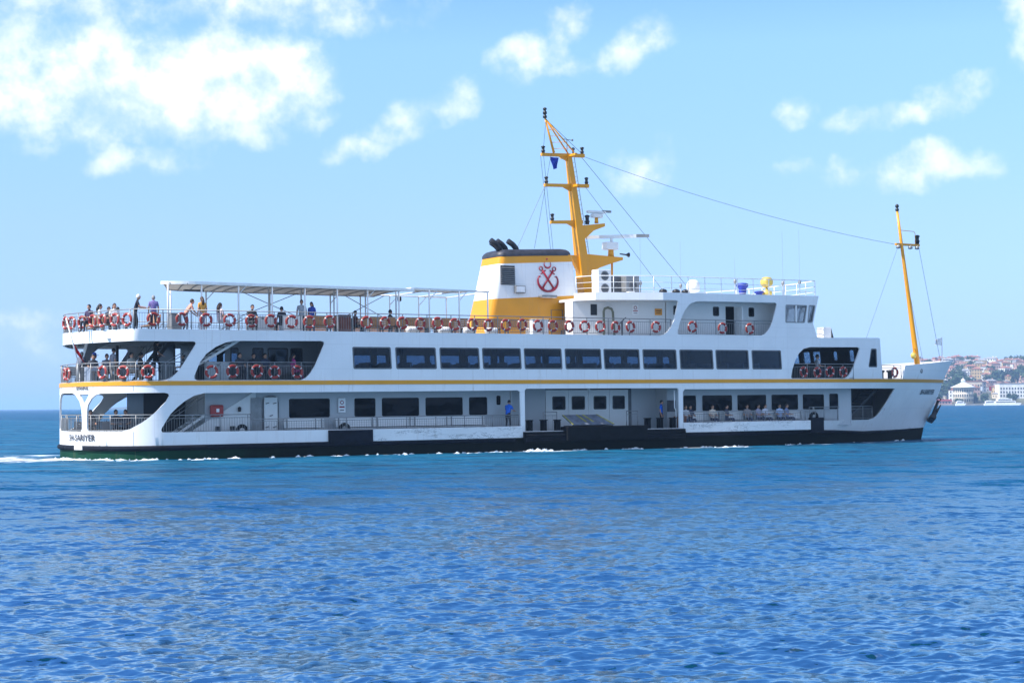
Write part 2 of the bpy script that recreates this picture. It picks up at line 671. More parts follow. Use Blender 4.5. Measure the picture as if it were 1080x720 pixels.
def smooth_loop(pts, it=1):
    """round a polygon's corners (corner cutting)"""
    for _ in range(it):
        out = []
        n = len(pts)
        for i in range(n):
            a, b = pts[i], pts[(i + 1) % n]
            L = math.hypot(b[0] - a[0], b[1] - a[1])
            q = min(0.25, 0.18 / L) if L > 0 else 0.25
            out.append((a[0] + (b[0] - a[0]) * q, a[1] + (b[1] - a[1]) * q))
            out.append((b[0] - (b[0] - a[0]) * q, b[1] - (b[1] - a[1]) * q))
        pts = out
    return pts


def shell_panel(name, outer, holes, mats, parent, thick=0.10, kind=2, step=0.45, mirror=False, ptfn=None, label=None):
    """plating cut to the outline with openings, bent along the hull lines and given thickness"""
    if ptfn is None:
        ptfn = lambda u, z, off: shell_pt(u, z, kind, off)
    loops = [densify(outer, step)] + [densify(h, step) for h in holes]
    verts, edges = [], []
    for lp in loops:
        o = len(verts)
        verts += [Vector(p) for p in lp]
        edges += [(o + i, o + (i + 1) % len(lp)) for i in range(len(lp))]
    us = [p[0] for p in outer]
    zs = [p[1] for p in outer]
    u = min(us) + 0.2
    while u < max(us):
        z = min(zs) + 0.15
        while z < max(zs):
            p = (u + random.uniform(-.02, .02), z + random.uniform(-.02, .02))
            if inside(p, outer) and not any(inside(p, h) for h in holes):
                verts.append(Vector(p))
            z += 0.5
        u += 0.2 if u < 5 else (0.4 if (u < 6 or u > 45) else 1.2)
    vo, eo, fo, *_ = geometry.delaunay_2d_cdt(verts, edges, [], 0, 1e-5)
    mb = MB()
    sg = -1 if mirror else 1

    def flip(p):
        return Vector((p.x, p.y * sg, p.z))
    A = [mb.bm.verts.new(flip(ptfn(v.x, v.y, 0.0))) for v in vo]
    B = [mb.bm.verts.new(flip(ptfn(v.x, v.y, -thick))) for v in vo]
    for f in fo:
        c = (sum(vo[i].x for i in f) / len(f), sum(vo[i].y for i in f) / len(f))
        if inside(c, outer) and not any(inside(c, h) for h in holes):
            for q in (mb.face([A[i] for i in f]), mb.face([B[i] for i in f][::-1])):
                if q:
                    q.smooth = True
    for lp in loops:
        a = [mb.bm.verts.new(flip(ptfn(p[0], p[1], 0.0))) for p in lp]
        b = [mb.bm.verts.new(flip(ptfn(p[0], p[1], -thick))) for p in lp]
        for i in range(len(lp)):
            j = (i + 1) % len(lp)
            mb.face([a[i], a[j], b[j], b[i]])
    for v in [v for v in mb.bm.verts if not v.link_faces]:
        mb.bm.verts.remove(v)
    # outward normals by hand: recalc would be unsure on open sheets
    me_o = mb.build(name, mats, parent, label=label)
    return me_o

# ------------------------------------------------------------------ water
water_bump = None


def build_water():
    # a fan of rings around the shore stand: fine in front, coarser elsewhere, reaching the horizon
    a_f = np.linspace(radians(-24), radians(24), 1100)
    a_s = np.linspace(radians(24), radians(336), 160)[1:-1]
    ang = np.concatenate([a_f, a_s])
    dep = np.linspace(math.atan(HC / 9.0), math.atan(HC / 1500.0), 1250)
    r = np.concatenate([np.array([0.3, 2, 4, 6, 7.5]), HC / np.tan(dep), np.array([2000, 2800, 4000, 6000, 9000, 13000, 18000])])
    na, nr = len(ang), len(r)
    R, A = np.meshgrid(r, ang, indexing='ij')
    X = R * np.sin(A)
    Y = R * np.cos(A)
    dr = np.gradient(r)[:, None]
    da = np.gradient(ang)[None, :] * np.ones_like(R)
    cell = np.maximum(dr * np.ones_like(R), np.abs(da) * R)
    Z = np.zeros_like(X)
    DX = np.zeros_like(X)
    DY = np.zeros_like(X)
    lam = np.concatenate([np.exp(np.linspace(np.log(0.11), np.log(0.8), 110)), np.exp(np.linspace(np.log(0.8), np.log(5.0), 50))])
    for i, L in enumerate(lam):
        k = 2 * pi / L
        th = radians(-68) + rng.normal(0, 0.70)
        kx, ky = k * cos(th), k * sin(th)
        slope = 0.032 if L < 0.35 else 0.032 * (0.35 / L) ** 0.85
        a = slope / k * rng.uniform(0.6, 1.4)
        att = np.clip((L / cell - 1.7) / 1.5, 0, 1)
        # gusts: the small waves come in patches
        ph = kx * X + ky * Y + rng.uniform(0, 2 * pi)
        g = 0.8 + 0.7 * np.sin(X * 0.13 * rng.uniform(.5, 1.5) + Y * 0.05 + rng.uniform(0, 6)) * np.sin(Y * 0.11 * rng.uniform(.5, 1.5) + rng.uniform(0, 6))
        w = a * att * g
        Z += w * np.cos(ph)
        DX -= 0.35 * w * (kx / k) * np.sin(ph)
        DY -= 0.35 * w * (ky / k) * np.sin(ph)
    X = X + DX
    Y = Y + DY
    co = np.stack([X, Y, Z], -1).reshape(-1, 3)
    i = np.arange(nr - 1)[:, None] * na
    j = np.arange(na)[None, :]
    j2 = (j + 1) % na
    quads = np.stack([i + j, i + na + j, i + na + j2, i + j2], -1).reshape(-1, 4)
    me = bpy.data.meshes.new("water")
    me.vertices.add(len(co))
    me.vertices.foreach_set("co", co.astype(np.float32).ravel())
    me.loops.add(quads.size)
    me.loops.foreach_set("vertex_index", quads.astype(np.int32).ravel())
    me.polygons.add(len(quads))
    me.polygons.foreach_set("loop_start", np.arange(0, quads.size, 4, dtype=np.int32))
    me.polygons.foreach_set("loop_total", np.full(len(quads), 4, dtype=np.int32))
    me.update(calc_edges=True)
    me.shade_smooth()
    o = bpy.data.objects.new("water", me)
    COL.objects.link(o)
    o['kind'] = 'structure'
    o['label'] = "choppy blue sea water"

    m = bpy.data.materials.new("sea_water")
    m.use_nodes = True
    t = NT(m.node_tree)
    b = m.node_tree.nodes['Principled BSDF']
    b.inputs['IOR'].default_value = 1.333
    tc = t.n('ShaderNodeTexCoord')
    ship = t.n('ShaderNodeTexCoord')
    ship.object = ferry
    # water colour: deep blue with greener, milkier patches where it is stirred up near the ship's track
    sep = t.n('ShaderNodeSeparateXYZ')
    t.l(ship.outputs['Object'], sep.inputs[0])
    s, y = sep.outputs[0], sep.outputs[1]
    pat = t.noise(tc.outputs['Object'], 0.05, 5, 0.6)
    mpw = t.n('ShaderNodeMapping')
    mpw.inputs['Scale'].default_value = (0.25, 0.8, 1)
    t.l(ship.outputs['Object'], mpw.inputs[0])
    turb = t.noise(mpw.outputs[0], 0.5, 7, 0.7, 0.4)
    near = t.m('MULTIPLY', t.ramp(y, -42.0, -9.0), t.m('SUBTRACT', 1.0, t.ramp(s, 62.0, 80.0)))
    stirred = t.m('MULTIPLY', near, t.ramp(turb.outputs[0], 0.25, 0.75))
    base = t.mix(t.ramp(pat.outputs[0], 0.35, 0.65), (0.0005, 0.023, 0.044), (0.0008, 0.034, 0.064))
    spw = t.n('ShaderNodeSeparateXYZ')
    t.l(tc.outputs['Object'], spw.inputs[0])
    # view-angle change put into the colour: dark blue near the viewer, teal farther out
    view_tone = t.ramp(t.m('ADD', spw.outputs[1], t.m('MULTIPLY', t.m('SUBTRACT', pat.outputs[0], 0.5), 40.0)), 17.0, 62.0)
    base = t.mix(view_tone, base, (0.0012, 0.066, 0.142))
    base = t.mix(stirred, base, (0.002, 0.105, 0.195))
    # foam: lace along the hull and in the wake behind the stern
    mpf = t.n('ShaderNodeMapping')
    mpf.inputs['Scale'].default_value = (0.45, 1.1, 1)
    t.l(ship.outputs['Object'], mpf.inputs[0])
    fz = t.noise(mpf.outputs[0], 1.6, 9, 0.68, 0.5)
    pulse = t.noise(mpf.outputs[0], 0.22, 3, 0.6)
    side_band = t.m('MULTIPLY', t.m('MULTIPLY', t.ramp(y, -9.0, -6.4), t.m('SUBTRACT', 1.0, t.ramp(s, 46.0, 66.0))), t.ramp(pulse.outputs[0], 0.36, 0.66))
    side_band = t.m('MULTIPLY', side_band, t.m('SUBTRACT', 1.0, t.ramp(y, 6.4, 9.0)))
    aft = t.m('MULTIPLY', t.m('SUBTRACT', 1.0, t.ramp(s, -2.0, 3.5)), t.ramp(t.m('ABSOLUTE', t.m('SUBTRACT', y, 0.0)), 8.5, 3.0))
    aft = t.m('MULTIPLY', aft, t.ramp(s, -60.0, -4.0))
    cover = t.m('MAXIMUM', t.m('MULTIPLY', side_band, 0.46), t.m('MULTIPLY', aft, t.m('ADD', 0.22, t.m('MULTIPLY', turb.outputs[0], 0.42))))
    foam = t.ramp(t.m('ADD', fz.outputs[0], cover), 0.80, 0.95)
    whit = t.noise(tc.outputs['Object'], 0.30, 9, 0.75, 0.3)
    foam = t.m('MAXIMUM', foam, t.ramp(whit.outputs[0], 0.80, 0.85))
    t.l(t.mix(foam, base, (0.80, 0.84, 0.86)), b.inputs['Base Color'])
    t.l(t.m('ADD', 0.05, t.m('MULTIPLY', foam, 0.6)), b.inputs['Roughness'])
    # ripples finer than the mesh: a bump for the near ones, and wind-tilted facets at several scales
    mp1 = t.n('ShaderNodeMapping')
    mp1.inputs['Rotation'].default_value = (0, 0, radians(22))
    mp1.inputs['Scale'].default_value = (0.75, 1.35, 1)
    t.l(tc.outputs['Object'], mp1.inputs[0])
    n1 = t.noise(mp1.outputs[0], 2.6, 5, 0.6, 0.2)
    b1 = t.n('ShaderNodeBump')
    b1.inputs['Strength'].default_value = 1.0
    b1.inputs['Distance'].default_value = 0.0
    t.l(n1.outputs[0], b1.inputs['Height'])
    acc = b1.outputs[0]
    rad = t.n('ShaderNodeVectorMath', operation='LENGTH')
    t.l(tc.outputs['Object'], rad.inputs[0])
    off_shore = t.ramp(rad.outputs['Value'], 18.0, 82.0)
    for scale, det, amp in ((0.10, 3, (.50, 1.2)), (0.40, 4, (.3, 3.6)), (1.3, 3, (1.0, 1.8)), (5.0, 3, (1.2, 1.2))):
        nz = t.noise(mp1.outputs[0], scale, det, 0.6)
        sub = t.n('ShaderNodeVectorMath', operation='SUBTRACT')
        t.l(nz.outputs['Color'], sub.inputs[0])
        sub.inputs[1].default_value = (0.5, 0.5, 0.5)
        mul = t.n('ShaderNodeVectorMath', operation='MULTIPLY')
        t.l(sub.outputs[0], mul.inputs[0])
        # offshore the mesh no longer carries the small waves, so the facets tilt more there
        k_ = t.m('ADD', amp[0], t.m('MULTIPLY', off_shore, amp[1]))
        cmb = t.n('ShaderNodeCombineXYZ')
        t.l(k_, cmb.inputs[0])
        t.l(k_, cmb.inputs[1])
        t.l(cmb.outputs[0], mul.inputs[1])
        add = t.n('ShaderNodeVectorMath', operation='ADD')
        t.l(acc, add.inputs[0])
        t.l(mul.outputs[0], add.inputs[1])
        acc = add.outputs[0]
    nrm = t.n('ShaderNodeVectorMath', operation='NORMALIZE')
    t.l(acc, nrm.inputs[0])
    t.l(nrm.outputs[0], b.inputs['Normal'])
    # mirror part: at grazing views a choppy sea never reaches full reflectance, as crests hide the flat backs
    b.inputs['Specular IOR Level'].default_value = 0.0
    fr = t.n('ShaderNodeFresnel')
    fr.inputs[0].default_value = 1.22
    t.l(nrm.outputs[0], fr.inputs['Normal'])
    gl = t.n('ShaderNodeBsdfGlossy')
    gl.inputs['Color'].default_value = (0.74, 0.89, 1.0, 1)
    t.l(nrm.outputs[0], gl.inputs['Normal'])
    t.l(t.m('ADD', 0.16, t.m('MULTIPLY', off_shore, 0.08)), gl.inputs['Roughness'])
    cap = t.m('SUBTRACT', 0.72, t.m('MULTIPLY', off_shore, 0.50))
    fac = t.m('MULTIPLY', t.m('MULTIPLY', fr.outputs[0], cap), t.m('SUBTRACT', 1.0, foam))
    mxs = t.n('ShaderNodeMixShader')
    t.l(fac, mxs.inputs[0])
    t.l(b.outputs[0], mxs.inputs[1])
    t.l(gl.outputs[0], mxs.inputs[2])
    t.l(mxs.outputs[0], m.node_tree.nodes['Material Output'].inputs[0])
    me.materials.append(m)


build_water()

# ------------------------------------------------------------------ hull and side plating
BOT = [(UMIN[2], 0.66), (46.9, 0.70), (50.0, 0.64), (53.5, 0.50), (57.3, 0.50), (62.38, 0.55)]


def bottom_z(u):
    return float(np.interp(u, [p[0] for p in BOT], [p[1] for p in BOT]))


def build_hull():
    mb = MB()
    us = [UMIN[2] + i * (4.6 - UMIN[2]) / 26 for i in range(27)] + [4.6 + i * 0.9 for i in range(1, 46)]
    us += list(np.linspace(46, 1, 1)) + [46 + i for i in range(1, 0)]
    us = sorted(set(us))
    tq = [1.0 - (1.0 - k / 30) ** 1.6 for k in range(1, 31)]
    for sg in (1, -1):
        cols = []
        for u in us:
            cols.append([shell_pt(u, zz, 2, -0.02) for zz in (bottom_z(u), 0.35, 0.0, -0.6, -1.6)])
        for q in tq:   # towards the raked stem
            row = []
            for k, zz in enumerate((None, 0.35, 0.0, -0.6, -1.6)):
                z = zz
                if z is None:
                    z = bottom_z(45.1 + (62.38 - 45.1) * q)
                s = 45.1 + (stem(z) - 45.1) * q
                row.append(Vector((s, min(-half_beam(s, z) + 0.02, 0), z)))
            cols.append(row)
        vv = [[mb.bm.verts.new((p.x, p.y * sg, p.z)) for p in c] for c in cols]
        for a, b in zip(vv, vv[1:]):
            for k in range(4):
                f = mb.face([a[k], b[k], b[k + 1], a[k + 1]])
                if f:
                    f.smooth = True
    mb.build("hull", GREENH, ferry)

    # rubbing strake: a fat half-round rubber belt at the edge of the hull
    for sg in (1, -1):
        mb = MB()
        pts = [shell_pt(u, 0.565, 2, 0.0) for u in [UMIN[2] + i * 0.35 for i in range(int((25.5 - UMIN[2]) / 0.35))]]
        pts = [Vector((p.x, p.y * sg, p.z)) for p in pts]
        mb.tube(pts, 0.135, 8)
        mb.build("rubbing_strake", NAVY, ferry)
        mb = MB()
        pts = []
        for u in np.linspace(37, 61.5, 50):
            z = bottom_z(u) - 0.09
            p = shell_pt(u, z, 2, 0.0)
            pts.append(Vector((p.x, p.y * sg, p.z)))
        mb.tube(pts, [0.13] * 20 + [0.13 - 0.10 * i / 29 for i in range(30)], 8)
        mb.build("rubbing_strake", NAVY, ferry)


WINS = [(15.01, 17.26), (17.57, 20.02), (20.29, 22.75), (22.99, 25.47), (25.72, 28.21), (28.47, 30.93),
        (31.16, 33.66), (33.94, 36.37), (36.65, 39.12), (39.37, 41.87), (42.17, 44.47)]
WZ = (4.585, 5.745)
A_CURVE = [(4.30, 3.97), (4.62, 4.0), (4.91, 4.09), (5.15, 4.27), (5.42, 4.55), (5.8, 5.13), (6.15, 5.66), (6.27, 5.86), (6.24, 5.94), (6.16, 5.97)]
U0 = UMIN[2]
OUTER = ([(U0, 0.66), (46.9, 0.70), (50.0, 0.64), (53.5, 0.50), (57.3, 0.50), (62.38, 0.55)] +
         [(62.76, 1.15), (63.2, 1.8), (63.67, 2.42), (64.05, 3.2), (64.41, 3.92), (64.9, 4.7), (65.38, 5.36)] +
         [(62.5, 5.21), (60.0, 5.07), (58.2, 4.97), (56.5, 4.88), (56.42, 4.84), (56.2, 3.97)] +
         [(53.75, 3.97), (53.55, 5.2), (53.38, 6.60), (53.25, 6.66), (47.3, 6.585), (6.16, 6.585), (6.16, 5.97)] + A_CURVE[::-1][1:] +
         [(U0, 3.97), (U0, 3.42), (-1.85, 3.42), (-1.41, 3.30), (-0.94, 2.98), (-0.72, 2.59), (-0.66, 2.0), (-0.66, 1.55), (-0.76, 1.42), (U0, 1.42)])
HOLE_V = [(-0.46, 2.80), (-0.92, 3.28), (-0.88, 3.33), (-0.02, 3.34), (0.0, 3.28)]
HOLE_M1 = [(-0.10, 1.44), (-0.17, 1.6), (-0.18, 2.4), (-0.09, 2.78), (0.26, 3.12), (0.62, 3.30), (1.0, 3.36), (4.62, 3.36), (4.80, 3.32),
           (4.86, 3.22), (4.71, 2.95), (4.17, 2.41), (3.80, 2.10), (3.44, 1.85), (2.86, 1.55), (2.40, 1.44)]
HOLE_M2 = [(4.50, 1.36), (4.43, 1.46), (4.47, 1.60), (4.91, 2.28), (5.30, 2.65), (5.65, 2.92), (6.15, 3.20), (6.70, 3.33), (25.30, 3.36), (25.44, 3.28), (25.46, 1.30)]
HOLE_M3 = [(25.74, 1.02), (25.74, 3.36), (25.86, 3.45), (36.46, 3.43), (36.55, 3.34), (36.55, 1.02)]
HOLE_M4 = [(36.86, 1.34), (36.86, 3.20), (37.0, 3.36), (55.64, 3.33), (55.68, 3.26), (55.24, 2.34), (54.95, 1.84), (54.70, 1.55), (54.35, 1.36), (53.8, 1.26), (47.0, 1.28)]
HOLE_B = [(6.33, 3.98), (6.18, 4.06), (6.17, 4.2), (6.45, 4.88), (6.81, 5.34), (7.32, 5.70), (7.85, 5.93), (8.3, 6.02), (13.20, 6.06),
          (13.36, 6.0), (13.36, 5.88), (12.84, 4.77), (12.57, 4.36), (12.30, 4.10), (12.0, 3.98)]
HOLE_C = [(45.34, 3.99), (45.30, 4.1), (45.40, 4.55), (45.65, 5.13), (45.96, 5.58), (46.36, 5.88), (46.91, 5.99), (51.14, 6.02),
          (51.30, 5.95), (51.32, 5.86), (50.88, 5.00), (50.55, 4.48), (50.29, 4.2), (49.95, 4.0)]
HOLE_F = [(52.22, 4.74), (52.47, 5.93), (53.0, 5.93), (53.08, 4.74)]
WHOLES = [[(a + .07, WZ[0]), (a, WZ[1]), (b, WZ[1]), (b + .07, WZ[0])] for a, b in WINS]


def rnd(h):
    """slightly round the corners of a window opening"""
    out = []
    n = len(h)
    for i in range(n):
        p0, p, p1 = h[i - 1], h[i], h[(i + 1) % n]
        for q, r in ((p0, .06), (p1, .06)):
            L = math.hypot(q[0] - p[0], q[1] - p[1])
            out.append((p[0] + (q[0] - p[0]) * r / L, p[1] + (q[1] - p[1]) * r / L))
    return out


def window_set(h, frame_mat, pane_mat, fn, parent, name="window", w=0.05, pane_off=-0.05, flat=False):
    """a frame round an opening, with its pane as a child; fn(u, z, off) places it on the wall"""
    mb = MB()
    cx = sum(p[0] for p in h) / len(h)
    cz = sum(p[1] for p in h) / len(h)
    n = len(h)
    inn = [(cx + (p[0] - cx) * (1 - w / max(.2, abs(p[0] - cx))), cz + (p[1] - cz) * (1 - w / max(.2, abs(p[1] - cz)))) for p in h]
    ou = [(cx + (p[0] - cx) * (1 + .02 / max(.2, abs(p[0] - cx))), cz + (p[1] - cz) * (1 + .02 / max(.2, abs(p[1] - cz)))) for p in h]
    v = [[mb.bm.verts.new(fn(p[0], p[1], off)) for p in lp] for lp, off in ((ou, 0.012), (inn, 0.012), (inn, pane_off - .03), (ou, pane_off - .03))]
    for i in range(n):
        j = (i + 1) % n
        for a, b in ((0, 1), (1, 2), (2, 3), (3, 0)):
            mb.face([v[a][i], v[a][j], v[b][j], v[b][i]])
    f = mb.build(name, frame_mat, parent)
    mb = MB()
    a = [mb.bm.verts.new(fn(p[0], p[1], pane_off)) for p in inn]
    b = [mb.bm.verts.new(fn(p[0], p[1], pane_off - .02)) for p in inn]
    mb.face(a)
    mb.face(b[::-1])
    for i in range(n):
        mb.face([a[i], a[(i + 1) % n], b[(i + 1) % n], b[i]])
    mb.build("pane", pane_mat, parent if flat else f)
    return f


def flat_fn(y, sg=1, nrm=-1):
    return lambda u, z, off: Vector((u, sg * (y + nrm * off), z))


def build_shell():
    for mir in (False, True):
        sg = -1 if mir else 1
        shell_panel("side_plating", OUTER, [HOLE_V, HOLE_M1, HOLE_M2, HOLE_M3, HOLE_M4, HOLE_B, HOLE_C, rnd(HOLE_F)] + [rnd(h) for h in WHOLES],
                    WHITE, ferry, 0.10, 2, 0.22, mir)
        for h in WHOLES:
            window_set(rnd(h), DGREY, GL_S, lambda u, z, off: Vector((u, sg * (-6 - off), z)), ferry, pane_off=-0.04)

        def ffn(u, z, off):
            p = shell_pt(u, z, 2, off)
            return Vector((p.x, p.y * sg, p.z))
        window_set(rnd(HOLE_F), DGREY, GL_D, ffn, ferry, pane_off=-0.04)
        # yellow line: a thin proud band all round
        mb = MB()
        us = list(np.linspace(UMIN[2], 4.6, 34)) + [5 + i * 1.0 for i in range(41)] + list(np.linspace(46, 64.35, 50))
        rows = []
        for u in us:
            uu = min(u, stem(3.8) - .01)
            row = []
            for z, off in ((3.735, 0.0), (3.735, 0.03), (3.955, 0.03), (3.955, 0.0)):
                p = shell_pt(uu, z, 2, off)
                row.append(mb.bm.verts.new((p.x, p.y * sg, p.z)))
            rows.append(row)
        for a, b in zip(rows, rows[1:]):
            for k in range(3):
                mb.face([a[k], b[k], b[k + 1], a[k + 1]])
        mb.build("yellow_stripe", YELLOW, ferry)
        # top deck bulwark band round the stern, with its own blunter outline
        o3 = [(UMIN[3], 5.97), (6.155, 5.97), (6.155, 6.585), (UMIN[3], 6.585)]
        shell_panel("upper_bulwark", o3, [], WHITE, ferry, 0.10, 3, 0.3, mir)
        # weld seams on the stern plating
        mb = MB()
        for u in (-1.8, 0.4, 3.03):
            for z0, z1 in ((3.45, 3.73), (0.7, 1.40)):
                pts = [shell_pt(u, z, 2, 0.003) for z in np.linspace(z0, z1, 4)]
                mb.tube([Vector((p.x, p.y * sg, p.z)) for p in pts], 0.008, 4)
        mb.build("weld_seam", GREY, ferry)


def deck_outline(z, kind=2, n=24, s_end=None, inset=0.0, s_start=None):
    pts = []
    us = list(np.linspace(UMIN[kind], CV[kind][0], n)) + [10, 20, 30, 38, 46] + list(np.linspace(47, 64.2, 24))
    for u in us:
        if s_end is not None and u > s_end:
            break
        p = shell_pt(min(u, stem(z) - .05), z, kind, -inset)
        if s_start is not None and p.x < s_start:
            continue
        pts.append((p.x, min(p.y, -0.0)))
    if s_end is not None:
        pts.append((s_end, -half_beam(s_end, z) + inset))
    return pts + [(p[0], -p[1]) for p in pts[::-1]]


def build_decks():
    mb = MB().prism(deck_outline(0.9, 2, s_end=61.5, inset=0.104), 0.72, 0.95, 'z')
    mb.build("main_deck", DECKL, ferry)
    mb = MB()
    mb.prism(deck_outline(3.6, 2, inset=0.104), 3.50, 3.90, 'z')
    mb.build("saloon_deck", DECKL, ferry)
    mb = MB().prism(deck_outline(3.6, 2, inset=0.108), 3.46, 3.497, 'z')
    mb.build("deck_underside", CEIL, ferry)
    mb = MB().prism(deck_outline(6.3, 3, s_end=53.3, inset=0.104), 6.25, 6.50, 'z')
    mb.build("open_deck", DECKM, ferry)
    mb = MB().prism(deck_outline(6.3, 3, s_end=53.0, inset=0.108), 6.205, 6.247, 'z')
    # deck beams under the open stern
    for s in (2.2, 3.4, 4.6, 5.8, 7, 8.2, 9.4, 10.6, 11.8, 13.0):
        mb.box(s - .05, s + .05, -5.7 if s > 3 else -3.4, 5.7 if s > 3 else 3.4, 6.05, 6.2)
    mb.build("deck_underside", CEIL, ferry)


build_hull()
build_shell()
build_decks()


# ------------------------------------------------------------------ cabins
def wall_panel(name, outer, holes, material, y, parent=None, sg=1, thick=0.08, label=None):
    return shell_panel(name, outer, holes, material, parent or ferry, thick, 2, 0.8,
                       ptfn=lambda u, z, off: Vector((u, sg * (y - off), z)), label=label)


def rect(a, b, c, d):
    return [(a, c), (a, d), (b, d), (b, c)]


def rail_section(name, pts, h=1.0, parent=None, material=None, bal=0.14, rails=(0.99, 0.82, 0.10), post=1.5, sub=True):
    """steel railing along a line of deck points: posts, rails and thin uprights in one mesh"""
    mb = MB()
    pts = [Vector(p) for p in pts]
    for i, r in enumerate(rails):
        mb.tube([p + Vector((0, 0, h * r)) for p in pts], 0.028 if i == 0 else 0.016, 6)
    L = 0
    acc_p, acc_b = 0.0, 0.0
    for a, b in zip(pts, pts[1:]):
        d = (b - a).length
        x = 0
        while acc_p <= d:
            q = a.lerp(b, acc_p / d)
            mb.tube([q, q + Vector((0, 0, h))], 0.026, 6)
            acc_p += post
        acc_p -= d
        if bal:
            while acc_b <= d:
                q = a.lerp(b, acc_b / d)
                mb.tube([q + Vector((0, 0, h * rails[-1])), q + Vector((0, 0, h * rails[1]))], 0.009, 4, cap=False)
                acc_b += bal
            acc_b -= d
    q = pts[-1]
    mb.tube([q, q + Vector((0, 0, h))], 0.026, 6)
    return mb.build(name, material or GREY, parent or ferry)


def flight(name, s0, z0, s1, z1, y0, y1, material, railm=None, solid=None, steps=12):
    """a straight companionway between decks: two stringers and its treads"""
    root = empty(name, (0, 0, 0), 0, ferry)
    d = 0.16
    for y in (y0, y1 - .05):
        MB().prism([(s0, z0), (s0 + .25, z0), (s1 + .25, z1), (s1, z1)], y, y + .05).build("stringer", solid or material, root)
    for k in range(steps):
        t = (k + .5) / steps
        s, z = s0 + (s1 - s0) * t, z0 + (z1 - z0) * t
        MB().box(s - .02, s + .26, y0 + .053, y1 - .053, z, z + .035).build("tread", DGREY, root)
    for y in (y0 + .025, y1 - .025):
        mb = MB()
        mb.tube([(s0, y, z0 + .9), (s1, y, z1 + .9)], 0.02, 6)
        for k in range(5):
            t = k / 4
            s, z = s0 + (s1 - s0) * t, z0 + (z1 - z0) * t
            mb.tube([(s, y, z + .05), (s, y, z + .9)], 0.014, 5)
        mb.build("handrail", railm or GREY, root)
    return root


def sign_plate(parent, s, y, z, w, h, kind):
    mb = MB().box(s - w / 2, s + w / 2, y - .012, y, z - h / 2, z + h / 2)
    o = mb.build("notice_plate", ORANGE if kind == "orange" else FLAGWHITE, parent)
    if kind == "ban":
        MB().torus(w * .22, w * .045, (s, y - .016, z + h * .2), 20, 6).build("ban_ring", EMBL, o)
        MB().box(s - w * .36, s + w * .36, y - .016, y - .0125, z - h * .16, z - h * .06).build("notice_line", EMBL, o)
        MB().box(s - w * .30, s + w * .30, y - .016, y - .0125, z - h * .36, z - h * .30).build("notice_line", TEXTM, o)
    else:
        MB().box(s - w * .36, s + w * .36, y - .016, y - .0125, z + h * .08, z + h * .2).build("notice_line", TEXTM, o)
        MB().box(s - w * .30, s + w * .30, y - .016, y - .0125, z - h * .22, z - h * .12).build("notice_line", TEXTM, o)
    return o


